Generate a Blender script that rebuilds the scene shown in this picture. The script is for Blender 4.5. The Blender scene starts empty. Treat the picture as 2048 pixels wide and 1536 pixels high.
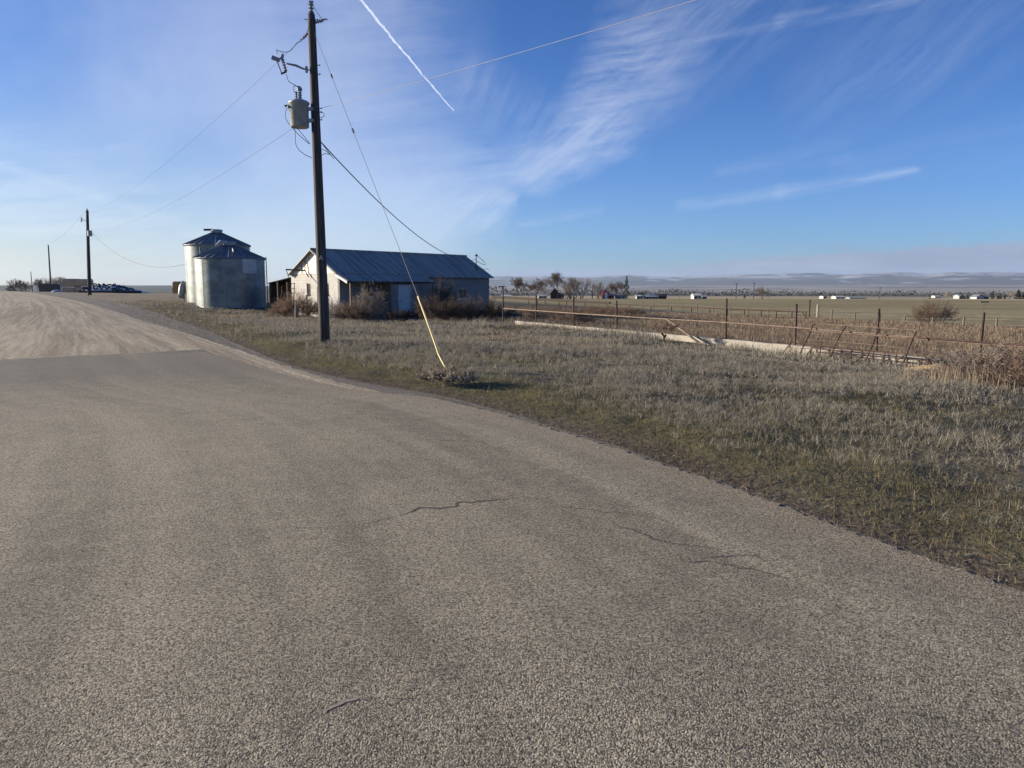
import bpy, math, random
import numpy as np
from mathutils import Vector, Matrix
R = math.radians
S = bpy.context.scene
COL = S.collection
rng = np.random.default_rng(7)
random.seed(7)
# ------------------------------------------------------------------ camera
EYE = 1.6; F = 1500.0; PITCH = math.atan(190/1500)
cp, sp = math.cos(PITCH), math.sin(PITCH)
cam_d = bpy.data.cameras.new('camera'); cam = bpy.data.objects.new('camera', cam_d); COL.objects.link(cam)
cam.location = (0, 0, EYE); cam.rotation_euler = (R(90)-PITCH, 0, 0)
cam_d.sensor_width = 36; cam_d.lens = 36*F/2048; cam_d.clip_start = .05; cam_d.clip_end = 90000
S.camera = cam
def ray(px, py):
    u, v = px-1024, 768-py
    return np.array([u, F*cp+v*sp, -F*sp+v*cp])
def at(px, py, Y):
    d = ray(px, py); t = Y/d[1]
    return Vector((d[0]*t, Y, EYE+d[2]*t))
# ------------------------------------------------------------------ noise
def _h(ix, iy, s):
    n = (ix*374761393 + iy*668265263 + s*974634777) & 0xffffffff
    n = ((n ^ (n >> 13))*1274126177) & 0xffffffff
    return ((n ^ (n >> 16)) & 0xffff)/65535.0
def vnoise(x, y, s=0):
    x = np.asarray(x, float); y = np.asarray(y, float)
    fx, fy = np.floor(x), np.floor(y); ix, iy = fx.astype(np.int64), fy.astype(np.int64)
    u, v = x-fx, y-fy; u = u*u*(3-2*u); v = v*v*(3-2*v)
    a = _h(ix, iy, s); b = _h(ix+1, iy, s); c = _h(ix, iy+1, s); d = _h(ix+1, iy+1, s)
    return (a*(1-u)+b*u)*(1-v)+(c*(1-u)+d*u)*v
def fbm(x, y, s=0, o=4):
    t = 0; a = .5; n = 0
    for k in range(o):
        t = t+a*vnoise(x*2**k+17.3*k, y*2**k-9.1*k, s+k); n += a; a *= .5
    return t/n
def sstep(a, b, x):
    t = np.clip((x-a)/(b-a), 0., 1.); return t*t*(3-2*t)
# ------------------------------------------------------------------ terrain
CP = np.array([(0,0,0),(-8,6,.02),(5,5,-.02),(8,12,-.3),(-5.7,22.8,-.1),(-2,15,-.05),(1.2,38.7,-.3),(9.9,26.2,-.67),
 (13.3,21.2,-.75),(18,14,-.8),(25,65,-1.15),(-3,106,-.3),(45,62,-1.6),(-13,50,-.35),(-4,60,-.4),(-22.8,60,.24),(-24,66,.3),
 (-49,87,.9),(-97,158,.86),(-60,60,.9),(-30,30,.3),(-12,12,.05),(-30,110,.6),(70,150,-1.9),(0,250,-2),(150,260,-2.2),
 (-100,250,-.8),(-160,200,.6),(0,-20,0),(-30,-20,.1),(30,-20,-.5),(60,20,-1.5),(0,-200,0),(-200,0,1),(200,0,-2)], float)
def _U(r2): return .5*r2*np.log(r2+1e-9)
_n = len(CP)
_K = _U(((CP[:,None,:2]-CP[None,:,:2])**2).sum(-1)) + np.eye(_n)*3.0
_P = np.c_[np.ones(_n), CP[:,:2]]
_W = np.linalg.solve(np.block([[_K,_P],[_P.T,np.zeros((3,3))]]), np.r_[CP[:,2], 0,0,0])
def tps(x, y):
    z = _W[_n]+_W[_n+1]*x+_W[_n+2]*y
    for i in range(_n): z = z+_W[i]*_U((x-CP[i,0])**2+(y-CP[i,1])**2)
    return z
TR = np.array([(200,-2.0),(300,-2.3),(500,-4),(900,-6.3),(1500,-18),(3000,-30),(5000,-34),(8000,-20),(11000,12),(14000,50),(16500,85),(18000,170),(20500,300),(23000,395),(24500,330),(26000,300)])
TL = np.array([(200,.1),(300,-1.4),(400,-3),(1000,-6),(2500,-3),(4000,4),(6000,20),(7000,29),(8000,33),(10000,20),(26000,20)])
def terrain(x, y):
    x = np.asarray(x, float); y = np.asarray(y, float)
    r = np.hypot(x, y)+1e-6; az = np.degrees(np.arctan2(x, y)); lr = np.log(r)
    zr = np.interp(lr, np.log(TR[:,0]), TR[:,1]); zl = np.interp(lr, np.log(TL[:,0]), TL[:,1])
    n = fbm(x/2600, y/1500, 3, 5)-.5
    n2 = fbm(x/5200+3, y/5200, 8, 3)-.5
    zr = zr + sstep(14500, 20000, r)*(n*300+n2*260) + sstep(3000,9000,r)*(fbm(x/900,y/700,12,3)-.5)*12
    zl = zl + sstep(3500, 7000, r)*(fbm(x/700,y/700,5,4)-.5)*9
    w = sstep(-20, -4, az)*(1-sstep(100, 150, az))
    zf = zl*(1-w)+zr*w
    xc, yc = x*np.minimum(1, 380/r), y*np.minimum(1, 380/r)
    b = sstep(190, 360, r)
    return tps(xc, yc)*(1-b)+zf*b
# road edges (world xy), found from where they lie on the ground
def hit(px, py, off=0):
    d = ray(px, py); d = d/np.linalg.norm(d)
    t = np.geomspace(1.5, 3000, 6000)
    X, Y, Z = d[0]*t, d[1]*t, EYE+d[2]*t
    g = terrain(X, Y)+off
    i = int(np.argmax(Z < g))
    if i == 0: return None
    t0, t1 = t[i-1], t[i]
    for _ in range(20):
        tm = (t0+t1)/2
        if EYE+d[2]*tm < float(terrain(d[0]*tm, d[1]*tm))+off: t1 = tm
        else: t0 = tm
    return Vector((d[0]*t1, d[1]*t1, float(terrain(d[0]*t1, d[1]*t1))))
def gz(x, y): return float(terrain(x, y))
def pl(pts): return np.array([tuple(hit(*p))[:2] for p in pts])
def extend_back(p, d):          # carry the first edge point on behind the camera
    v = p[0]-p[1]; v = v/np.linalg.norm(v); return np.vstack([p[0]+v*d, p])
edge_veg = extend_back(pl([(2048,1185),(1740,1075),(1500,985),(1240,895),(1000,820),(860,787),(760,772),(700,760),(637,746),(594,735),(550,720),(512,704),(469,686),(420,664),(375,647),(320,628),(250,608),(200,598)]), 14)
edge_dirt = extend_back(pl([(2010,1192),(1700,1082),(1460,992),(1200,902),(960,834),(850,803),(780,789),(690,769),(637,754),(594,741),(550,727),(512,713),(470,699),(428,685),(380,670),(330,655),(250,630),(180,609),(125,597)]), 14)
edge_asph = extend_back(pl([(2048,1189),(1740,1080),(1500,990),(1240,902),(1000,829),(860,797),(770,788),(700,780),(637,768),(594,758),(540,743),(487,728),(430,711),(400,701)]), 14)
def polyext(p, far):            # carry the last point on far ahead
    v = p[-1]-p[-2]; v = v/np.linalg.norm(v); return np.vstack([p, p[-1]+v*far*.5, p[-1]+v*far])
edge_veg = polyext(edge_veg, 150); edge_dirt = polyext(edge_dirt, 150)
def resample(p, n):
    s = np.r_[0, np.cumsum(np.hypot(*np.diff(p, axis=0).T))]
    t = np.linspace(0, 1, n)**1.0*s[-1]
    return np.c_[np.interp(t, s, p[:,0]), np.interp(t, s, p[:,1])]
def signed_dist(P, x, y):       # > 0 on the right (vegetation) side of the polyline
    x = np.asarray(x, float); y = np.asarray(y, float)
    best = np.full(x.shape, 1e18); sg = np.ones(x.shape)
    for a, b in zip(P[:-1], P[1:]):
        ab = b-a; L2 = ab@ab
        t = np.clip(((x-a[0])*ab[0]+(y-a[1])*ab[1])/L2, 0, 1)
        dx, dy = x-a[0]-t*ab[0], y-a[1]-t*ab[1]; d = dx*dx+dy*dy
        c = ab[0]*dy-ab[1]*dx
        m = d < best
        best = np.where(m, d, best); sg = np.where(m, np.where(c < 0, 1, -1), sg)
    return np.sqrt(best)*sg
# fences: one straight line, post t at (FX(t), FY(t))
def fence_xy(t): Y = 2.5*(15.49-t); u = -1040+1e4/(9.208-.5945*t); return np.array([u/1500*Y, Y])
FD = fence_xy(7)-fence_xy(0); FD = FD/np.linalg.norm(FD); FN = np.array([-FD[1], FD[0]])   # FN: away from camera side
if FN[1] < 0: FN = -FN
F0 = fence_xy(0)
def beyond(x, y): return (x-F0[0])*FN[0]+(y-F0[1])*FN[1]
def along(x, y): return (x-F0[0])*FD[0]+(y-F0[1])*FD[1]
F2a = np.array(at(1612, 641, 65))[:2]
W2 = beyond(*F2a)
WF = beyond(*np.array(at(1810, 655, 64))[:2])
# ------------------------------------------------------------------ object helpers
def tag(o, label=None, cat=None, group=None, kind=None):
    if label: o['label'] = label
    if cat: o['category'] = cat
    if group: o['group'] = group
    if kind: o['kind'] = kind
    return o
def thing(name, label, cat, loc=(0,0,0), rz=0, group=None):
    o = bpy.data.objects.new(name, None); COL.objects.link(o); o.location = loc; o.rotation_euler = (0,0,rz)
    o.empty_display_size = .2
    return tag(o, label, cat, group)
class MB:
    def __init__(s): s.v = []; s.f = []; s.m = []; s.mi = 0
    def add(s, vs, fs):
        n = len(s.v); s.v += [tuple(v) for v in vs]; s.f += [tuple(n+i for i in f) for f in fs]; s.m += [s.mi]*len(fs)
    def box(s, x0, y0, z0, x1, y1, z1, M=None):
        vs = [Vector((x,y,z)) for z in (z0,z1) for y in (y0,y1) for x in (x0,x1)]
        if M is not None: vs = [M@v for v in vs]
        s.add(vs, [(0,2,3,1),(4,5,7,6),(0,1,5,4),(2,6,7,3),(0,4,6,2),(1,3,7,5)])
    def quad(s, a, b, c, d): s.add([a,b,c,d], [(0,1,2,3)])
    def tube(s, pts, r, n=8, cap=True):
        pts = [Vector(p) for p in pts]; rs = r if hasattr(r, '__len__') else [r]*len(pts)
        vs = []; fs = []; ref = None
        for i, p in enumerate(pts):
            d = (pts[min(i+1, len(pts)-1)]-pts[max(i-1, 0)]).normalized()
            if ref is None: ref = Vector((0,0,1)) if abs(d.z) < .9 else Vector((1,0,0))
            a = d.cross(ref)
            if a.length < 1e-4: a = d.orthogonal()
            a.normalize(); b = d.cross(a).normalized(); ref = b.cross(d) if False else ref
            for k in range(n):
                t = 2*math.pi*k/n; vs.append(p+(a*math.cos(t)+b*math.sin(t))*rs[i])
        for i in range(len(pts)-1):
            for k in range(n):
                k2 = (k+1) % n; fs.append((i*n+k, i*n+k2, (i+1)*n+k2, (i+1)*n+k))
        if cap: fs += [tuple(range(n-1,-1,-1)), tuple((len(pts)-1)*n+k for k in range(n))]
        s.add(vs, fs)
    def lathe(s, prof, n=24, c=(0,0,0), cap=True):
        vs = []; fs = []
        for r, z in prof:
            for k in range(n):
                t = 2*math.pi*k/n; vs.append((c[0]+r*math.cos(t), c[1]+r*math.sin(t), c[2]+z))
        for i in range(len(prof)-1):
            for k in range(n):
                k2 = (k+1) % n; fs.append((i*n+k, i*n+k2, (i+1)*n+k2, (i+1)*n+k))
        if cap: fs += [tuple(range(n-1,-1,-1)), tuple((len(prof)-1)*n+k for k in range(n))]
        s.add(vs, fs)
    def extrude(s, poly, axis_vec, M=None):     # poly: 3D points in a plane, extruded by axis_vec
        a = [Vector(p) for p in poly]; e = Vector(axis_vec); n = len(a)
        vs = a+[p+e for p in a]
        if M is not None: vs = [M@v for v in vs]
        s.add(vs, [tuple(range(n-1,-1,-1)), tuple(range(n,2*n))]+[(i,(i+1)%n,n+(i+1)%n,n+i) for i in range(n)])
    def build(s, name, mats, parent=None, off=None, smooth=False):
        me = bpy.data.meshes.new(name)
        v = [tuple(Vector(p)-Vector(off)) for p in s.v] if off is not None else s.v
        me.from_pydata(v, [], s.f)
        for m in (mats if isinstance(mats, (list, tuple)) else [mats]): me.materials.append(m)
        me.polygons.foreach_set('material_index', s.m)
        if smooth: me.polygons.foreach_set('use_smooth', [True]*len(s.f))
        me.update(); o = bpy.data.objects.new(name, me); COL.objects.link(o)
        if parent: o.parent = parent
        return o
def npmesh(name, V, Fs, mats, colors=None, uv=None, smooth=False):
    """V (n,3); Fs = list of index arrays (m,k)"""
    me = bpy.data.meshes.new(name)
    loops = np.concatenate([f.ravel() for f in Fs]).astype(np.int32)
    tot = np.concatenate([np.full(len(f), f.shape[1], np.int32) for f in Fs])
    st = np.r_[0, np.cumsum(tot)[:-1]].astype(np.int32)
    me.vertices.add(len(V)); me.vertices.foreach_set('co', V.astype(np.float32).ravel())
    me.loops.add(len(loops)); me.loops.foreach_set('vertex_index', loops)
    me.polygons.add(len(tot)); me.polygons.foreach_set('loop_start', st)
    if smooth: me.polygons.foreach_set('use_smooth', np.ones(len(tot), bool))
    me.update(calc_edges=True)
    if colors is not None:
        a = me.color_attributes.new('tint', 'FLOAT_COLOR', 'POINT')
        c = np.c_[colors, np.ones(len(V))].astype(np.float32); a.data.foreach_set('color', c.ravel())
    if uv is not None:
        l = me.uv_layers.new(name='UVMap'); l.data.foreach_set('uv', uv[loops].astype(np.float32).ravel())
    for m in (mats if isinstance(mats, (list, tuple)) else [mats]): me.materials.append(m)
    o = bpy.data.objects.new(name, me); COL.objects.link(o); return o
def copy_tree(o, parent=None, **kw):
    c = o.copy(); COL.objects.link(c); c.parent = parent
    for ch in list(o.children): copy_tree(ch, c)
    return c
# ------------------------------------------------------------------ materials
class NT:
    def __init__(s, nt): s.nt = nt
    def n(s, t, ins=None, **a):
        x = s.nt.nodes.new(t)
        for k, v in a.items(): setattr(x, k, v)
        for k, v in (ins or {}).items():
            if hasattr(v, 'is_linked') or isinstance(v, bpy.types.NodeSocket): s.nt.links.new(v, x.inputs[k])
            else: x.inputs[k].default_value = v
        return x
    def m(s, op, a, b=None, c=None, clamp=False):
        ins = {0: a}
        if b is not None: ins[1] = b
        if c is not None: ins[2] = c
        return s.n('ShaderNodeMath', ins, operation=op, use_clamp=clamp).outputs[0]
    def vm(s, op, a, b=None, out=0, scale=None):
        ins = {0: a}
        if b is not None: ins[1] = b
        if scale is not None: ins['Scale'] = scale
        return s.n('ShaderNodeVectorMath', ins, operation=op).outputs[out]
    def mix(s, f, a, b, bt='MIX'):
        x = s.n('ShaderNodeMix', None, data_type='RGBA', blend_type=bt)
        for i, v in ((0, f), (6, a), (7, b)):
            if isinstance(v, bpy.types.NodeSocket): s.nt.links.new(v, x.inputs[i])
            else: x.inputs[i].default_value = v if i == 0 else (tuple(v)+(1,))[:4]
        return x.outputs[2]
    def ramp(s, f, stops, interp='LINEAR'):
        x = s.n('ShaderNodeValToRGB', {0: f}); x.color_ramp.interpolation = interp
        e = x.color_ramp.elements
        while len(e) < len(stops): e.new(.5)
        for q, (p, c) in zip(e, stops):
            q.position = p; q.color = (tuple(c)+(1,))[:4] if hasattr(c, '__len__') else (c,c,c,1)
        return x.outputs[0]
    def noise(s, vec, scale, detail=4, rough=.55, out=0, **a):
        return s.n('ShaderNodeTexNoise', {'Vector': vec, 'Scale': scale, 'Detail': detail, 'Roughness': rough}, **a).outputs[out]
    def mr(s, v, a, b, c=0., d=1.):
        x = s.n('ShaderNodeMapRange', {0: v, 1: a, 2: b, 3: c, 4: d}, interpolation_type='SMOOTHSTEP'); return x.outputs[0]
def newmat(name):
    m = bpy.data.materials.new(name); m.use_nodes = True; nt = m.node_tree
    for x in list(nt.nodes): nt.nodes.remove(x)
    T = NT(nt); out = T.n('ShaderNodeOutputMaterial'); b = T.n('ShaderNodeBsdfPrincipled')
    nt.links.new(b.outputs[0], out.inputs[0]); return m, T, b
def wire(T, b, **kw):
    for k, v in kw.items():
        k = k.replace('_', ' ')
        if isinstance(v, bpy.types.NodeSocket): T.nt.links.new(v, b.inputs[k])
        else: b.inputs[k].default_value = v
def mat(name, col, rough=.8, metal=0, var=.25, scale=8, bump=0., bscale=40, stretch=(1,1,1), col2=None, thr=(.5,.65), spec=.3):
    m, T, b = newmat(name)
    co = T.n('ShaderNodeTexCoord').outputs['Object']
    v = T.vm('MULTIPLY', co, stretch)
    n = T.noise(v, scale); n2 = T.noise(v, scale*7, 3)
    f = T.m('ADD', T.m('MULTIPLY', n, .65), T.m('MULTIPLY', n2, .35))
    lo = tuple(c*(1-var) for c in col); hi = tuple(min(1, c*(1+var)) for c in col)
    c = T.mix(T.mr(f, .3, .7), lo, hi)
    if col2:
        k = T.noise(T.vm('ADD', v, (5,9,2)), scale*.8, 6, .65)
        c = T.mix(T.mr(k, *thr), c, col2)
    wire(T, b, Base_Color=c, Roughness=rough, Metallic=metal)
    b.inputs['Specular IOR Level'].default_value = spec
    if bump:
        h = T.noise(v, bscale, 4)
        bn = T.n('ShaderNodeBump', {'Height': h, 'Strength': 1., 'Distance': bump}); wire(T, b, Normal=bn.outputs[0])
    return m
def lin(r, g, b): return tuple(((c/255)/12.92 if c/255 <= .04045 else ((c/255+.055)/1.055)**2.4) for c in (r,g,b))
M = {}
M['wood_pole'] = mat('weathered_pole_wood', (.085,.074,.066), .85, var=.5, scale=3, bump=.01, bscale=14, stretch=(6,6,.35), col2=(.03,.025,.024), thr=(.45,.7))
M['wood_old'] = mat('old_post_wood', (.20,.16,.12), .9, var=.35, scale=4, bump=.006, bscale=20, stretch=(5,5,.5))
M['wood_pale'] = mat('pale_post_wood', (.42,.37,.30), .9, var=.2, scale=4)
M['rust'] = mat('rusty_steel', (.075,.048,.038), .75, .2, var=.4, scale=9, col2=(.05,.03,.028))
M['rust_pale'] = mat('sunworn_rusty_pipe', (.165,.125,.098), .65, .25, var=.3, scale=5, col2=(.11,.06,.04))
M['dark_steel'] = mat('dark_steel', (.045,.045,.05), .6, .5, var=.3)
M['galv'] = mat('galvanised_steel', (.32,.34,.35), .5, .4, var=.15, scale=2)
M['wire'] = mat('weathered_cable', (.10,.10,.105), .6, .4, var=.2)
M['wire_lit'] = mat('sunlit_bare_cable', (.45,.45,.46), .45, .6, var=.1)  # paler copy of the cable tone, with sunlight put into the colour
M['porcelain'] = mat('grey_porcelain', (.28,.28,.29), .3, 0, var=.15)
M['tank'] = mat('grey_tank_paint', (.36,.39,.38), .42, .1, var=.1, scale=3, col2=(.26,.28,.27))
M['yellow'] = mat('yellow_guard_plastic', (.56,.46,.18), .5, 0, var=.12, scale=4, col2=(.5,.42,.2))
M['white'] = mat('white_paint', (.72,.71,.68), .6, var=.08, scale=2)
M['white_metal'] = mat('cream_sheet_metal', (.74,.70,.58), .5, .1, var=.07, scale=2, stretch=(1,6,.4))
M['panel_grey'] = mat('weathered_grey_panel', (.22,.205,.19), .8, var=.2, scale=3)
M['door'] = mat('weathered_white_door', (.46,.46,.46), .6, var=.12, scale=3, col2=(.33,.33,.34), thr=(.58,.75))
M['frame'] = mat('window_frame_paint', (.48,.45,.40), .6, var=.2, scale=6)
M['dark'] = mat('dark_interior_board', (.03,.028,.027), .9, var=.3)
M['dark_wood'] = mat('dark_barn_timber', (.06,.05,.045), .9, var=.4, scale=3, stretch=(1,1,5))  # timber of a very dark brown, with grain
M['tire'] = mat('black_rubber', (.022,.022,.025), .7, var=.3)
M['tarp'] = mat('pale_plastic_sheet', (.60,.60,.57), .5, var=.12, scale=1.5, bump=.03, bscale=5)
M['hay_dull'] = mat('grey_weathered_hay', (.52,.37,.245), .95, var=.3, scale=5, bump=.04, bscale=20, stretch=(1,1,5))
M['hay_gold'] = mat('golden_hay', (.52,.30,.11), .95, var=.35, scale=4, bump=.04, bscale=20, stretch=(1,1,5))
M['hay_dark'] = mat('dark_hay', (.13,.105,.085), .95, var=.3, scale=5, bump=.04, bscale=20)
M['bark'] = mat('bare_bark', (.15,.12,.10), .9, var=.3, scale=2)
M['bark_pale'] = mat('pale_bark', (.30,.27,.23), .9, var=.25, scale=2)
M['twig'] = mat('bare_twigs', (.15,.115,.09), .9, var=.3, scale=.6)
M['twig_pale'] = mat('pale_twigs', (.32,.28,.225), .9, var=.25, scale=.6)
M['pine'] = mat('evergreen_needles', (.035,.05,.028), .9, var=.5, scale=.7)
M['redroof'] = mat('red_barn_metal', (.50,.10,.085), .6, var=.15)
M['greyroof'] = mat('grey_roofing', (.17,.17,.18), .7, var=.2)
M['brush'] = mat('brown_brush_twigs', (.21,.15,.11), .95, var=.4, scale=2.5)
M['brush_grey'] = mat('grey_brush_twigs', (.24,.20,.165), .95, var=.35, scale=2.5)
M['brush_dark'] = mat('dark_brush_twigs', (.085,.065,.05), .95, var=.4, scale=2)
M['concrete'] = mat('old_concrete', (.37,.34,.285), .9, var=.14, scale=1.5, bump=.01, bscale=18, col2=(.22,.20,.17), thr=(.48,.68))
for k_, c_ in (('brush', (.25,.185,.135)), ('brush_grey', (.29,.25,.205)), ('brush_dark', (.14,.11,.085))):
    m = M[k_]; nt_ = m.node_tree; T = NT(nt_); pb_ = [x for x in nt_.nodes if x.type == 'BSDF_PRINCIPLED'][0]; ou_ = [x for x in nt_.nodes if x.type == 'OUTPUT_MATERIAL'][0]
    nt_.links.new(T.n('ShaderNodeMixShader', {0: .35, 1: pb_.outputs[0], 2: T.n('ShaderNodeBsdfTranslucent', {0: c_+(1,)}).outputs[0]}).outputs[0], ou_.inputs[0])
m, T, b = newmat('window_glass'); wire(T, b, Base_Color=(.02,.025,.03,1), Roughness=.08); M['glass'] = m
M['white_far'] = mat('dusty_white_paint', (.48,.47,.45), .7, var=.15, scale=.4)
# concrete block wall
def blockmat(name, base, mortar, shaded):
    m, T, b = newmat(name); g = T.n('ShaderNodeTexCoord').outputs['Object']
    s = T.n('ShaderNodeSeparateXYZ', {0: g})
    u = T.m('ADD', s.outputs[0], s.outputs[1])
    v = T.n('ShaderNodeCombineXYZ', {0: u, 1: s.outputs[2], 2: 0.})
    br = T.n('ShaderNodeTexBrick', {'Vector': v.outputs[0], 'Color1': base+(1,), 'Color2': tuple(c*.86 for c in base)+(1,), 'Mortar': mortar+(1,), 'Scale': 1., 'Mortar Size': .012, 'Brick Width': .4, 'Row Height': .2})
    n = T.noise(g, 1.3, 6, .6); n2 = T.noise(g, 25, 3)
    c = T.mix(T.m('MULTIPLY', T.mr(n, .5, .72), .5), br.outputs[0], tuple(c*.62 for c in base))
    c = T.mix(T.m('MULTIPLY', n2, .25), c, tuple(c*.7 for c in base))
    bn = T.n('ShaderNodeBump', {'Height': T.m('SUBTRACT', 1., br.outputs[1]), 'Strength': .6, 'Distance': .01})
    wire(T, b, Base_Color=c, Roughness=.9, Normal=bn.outputs[0]); return m
M['block_lit'] = blockmat('sunlit_concrete_block', (.62,.595,.54), (.52,.50,.45), 0)  # lighter block tone for the gable, sunlight put into the colour
M['block_shaded'] = blockmat('shaded_concrete_block', (.24,.235,.22), (.20,.195,.185), 1)  # same block darkened for the walls out of the sun, shade in the colour
# metal sheet with streaks down the slope
def sheetmat(name, base, dark, streak, rough=.5, metal=.45, scl=(1.6,.12,.12)):
    m, T, b = newmat(name); g = T.n('ShaderNodeTexCoord').outputs['Object']
    n = T.noise(T.vm('MULTIPLY', g, scl), 2.2, 5, .6); n2 = T.noise(g, .5, 4)
    c = T.mix(T.mr(n, .38, .62), dark, base); c = T.mix(T.mr(n2, .55, .8), c, streak)
    wire(T, b, Base_Color=c, Roughness=rough, Metallic=metal); return m
M['roof_sheet'] = sheetmat('weathered_roof_sheet', (.36,.345,.31), (.22,.21,.19), (.28,.235,.19), .6, .05)
M['silo_wall'] = sheetmat('galvanised_corrugated_wall', (.235,.275,.265), (.145,.175,.17), (.18,.20,.19), .46, .35, (.5,.5,.8))
M['silo_patch'] = sheetmat('pale_replacement_sheet', (.44,.46,.48), (.34,.37,.39), (.38,.39,.40), .5, .15, (.5,.5,.8))
M['silo_roof'] = sheetmat('silo_roof_sheet', (.19,.20,.21), (.12,.125,.13), (.15,.15,.15), .5, .25, (.6,.6,.6))
# blades: colour from the vertex colours
def blademat(name, trans=.25):
    m, T, b = newmat(name)
    a = T.n('ShaderNodeVertexColor', layer_name='tint').outputs[0]
    wire(T, b, Base_Color=a, Roughness=.85); b.inputs['Specular IOR Level'].default_value = .15
    tr = T.n('ShaderNodeBsdfTranslucent', {0: a})
    mx = T.n('ShaderNodeMixShader', {0: trans, 1: b.outputs[0], 2: tr.outputs[0]})
    out = [x for x in m.node_tree.nodes if x.type == 'OUTPUT_MATERIAL'][0]
    m.node_tree.links.new(mx.outputs[0], out.inputs[0]); return m
M['blade'] = blademat('dry_stems')
# ground
m, T, b = newmat('field_soil')
g = T.n('ShaderNodeTexCoord').outputs['Object']; a = T.n('ShaderNodeVertexColor', layer_name='tint').outputs[0]
n1 = T.noise(g, 1.1, 6, .65); n2 = T.noise(g, 14, 4, .6)
d = T.vm('LENGTH', g, out=1)
far = T.mr(d, 60., 400.)
rot = T.n('ShaderNodeMapping', {'Vector': g, 'Rotation': (0,0,R(-14)), 'Scale': (.02,.22,1)})
n3 = T.noise(rot.outputs[0], 2., 5, .6)
k = T.m('ADD', T.m('MULTIPLY', n1, .5), T.m('MULTIPLY', n2, .5))
k = T.mr(k, .25, .75, .55, 1.45)
k3 = T.mr(n3, .3, .7, .72, 1.28)
kk = T.m('MULTIPLY', T.n('ShaderNodeMix', {0: far, 2: k, 3: 1.}).outputs[0], T.n('ShaderNodeMix', {0: T.m('MULTIPLY', T.mr(d, 25., 80.), T.mr(d, 4000., 800.)), 2: 1., 3: k3}).outputs[0])
c = T.vm('SCALE', a, scale=kk)
bn = T.n('ShaderNodeBump', {'Height': T.m('ADD', n2, T.m('MULTIPLY', n1, 3.)), 'Strength': T.mr(d, 80., 20., .0, .9), 'Distance': .03})
wire(T, b, Base_Color=c, Roughness=.95, Normal=bn.outputs[0]); b.inputs['Specular IOR Level'].default_value = .1
M['ground'] = m
# roads
def roadmat(name, kind):
    m, T, b = newmat(name)
    tc = T.n('ShaderNodeTexCoord'); g = tc.outputs['Object']; uv = tc.outputs['UV']
    d = T.vm('LENGTH', g, out=1)
    su = T.vm('MULTIPLY', uv, (1., .035, 1.))
    st = T.noise(su, 1.25, 4, .62); st2 = T.noise(T.vm('ADD', su, (3.3, 1, 0)), 5.5, 3, .6)
    blot = T.noise(g, .35, 5, .6); mid = T.noise(g, 3.5, 4, .65)
    vor = T.n('ShaderNodeTexVoronoi', {'Vector': T.vm('ADD', g, T.vm('SCALE', T.noise(g, 30., 2, out=1), scale=.02)), 'Scale': 140. if kind == 'asph' else 60., 'Randomness': 1.})
    chip = vor.outputs['Distance']; cc = vor.outputs['Color']
    fine = T.noise(g, 130., 3, .7)
    if kind == 'asph':
        base = T.mix(T.mr(T.m('ADD', T.m('MULTIPLY', st, .6), T.m('MULTIPLY', blot, .4)), .36, .66), (.19,.172,.128), (.365,.325,.235))
        base = T.mix(T.m('MULTIPLY', T.mr(mid, .4, .7), .35), base, (.39,.345,.245))
        sx = T.n('ShaderNodeSeparateXYZ', {0: uv})
        rag = T.m('ADD', sx.outputs[0], T.m('MULTIPLY', T.m('SUBTRACT', mid, .5), .9))
        base = T.mix(T.m('MULTIPLY', T.mr(rag, .55, .0), .6), base, (.30,.24,.165))
        LA = float(np.hypot(*np.diff(edge_asph, axis=0).T).sum()); yy = T.m('ADD', sx.outputs[1], T.m('MULTIPLY', T.m('SUBTRACT', blot, .5), 9.))
        base = T.mix(T.m('MULTIPLY', T.mr(yy, LA-12., LA-4.), .7), base, (.15,.138,.12))
        base = T.mix(T.m('MULTIPLY', T.mr(T.m('ADD', sx.outputs[1], T.m('MULTIPLY', T.m('SUBTRACT', mid, .5), 1.6)), LA-.35, LA+.3), .7), base, (.42,.36,.25))
        bd = T.m('ADD', T.m('MULTIPLY', T.mr(chip, .75, .1), .8), T.m('MULTIPLY', fine, .5)); dist = .0068
        base = T.mix(T.m('MULTIPLY', T.mr(T.noise(g, 62., 3, .7), .50, .64), T.mr(d, 26., 5., .25, .8)), base, (.07,.062,.05))  # bitumen flecks, with shade between the chips put into the dark colour
    else:
        f = T.m('ADD', T.m('MULTIPLY', st, .5), T.m('MULTIPLY', st2, .5))
        lo, hi = ((.20,.165,.115), (.46,.39,.275)) if kind == 'dirt' else ((.105,.097,.078), (.20,.182,.145))
        base = T.mix(T.mr(f, .35, .66), lo, hi)
        base = T.mix(T.m('MULTIPLY', T.mr(blot, .5, .75), .45), base, tuple(x*.7 for x in hi))
        base = T.mix(T.m('MULTIPLY', T.mr(mid, .45, .75), .4), base, tuple(x*.6 for x in hi))
        bd = T.m('ADD', T.m('ADD', T.m('MULTIPLY', T.m('SUBTRACT', 1., chip), .5), fine), T.m('MULTIPLY', mid, 2.)); dist = .012
    k = T.mr(T.n('ShaderNodeSeparateColor', {0: cc}).outputs[0], 0., 1., .48, 1.52)
    c = T.vm('SCALE', base, scale=k)
    bn = T.n('ShaderNodeBump', {'Height': bd, 'Strength': T.mr(d, 70., 14., .25, 1.), 'Distance': dist})
    wire(T, b, Base_Color=c, Roughness=.88, Normal=bn.outputs[0]); b.inputs['Specular IOR Level'].default_value = .25
    return m
M['asphalt'] = roadmat('worn_chip_seal', 'asph'); M['dirt'] = roadmat('packed_gravel', 'dirt'); M['verge'] = roadmat('dark_gravel_verge', 'verge')
M['crack'] = mat('dark_crack_fill', (.10,.088,.070), .9, var=.4, scale=20)
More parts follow.
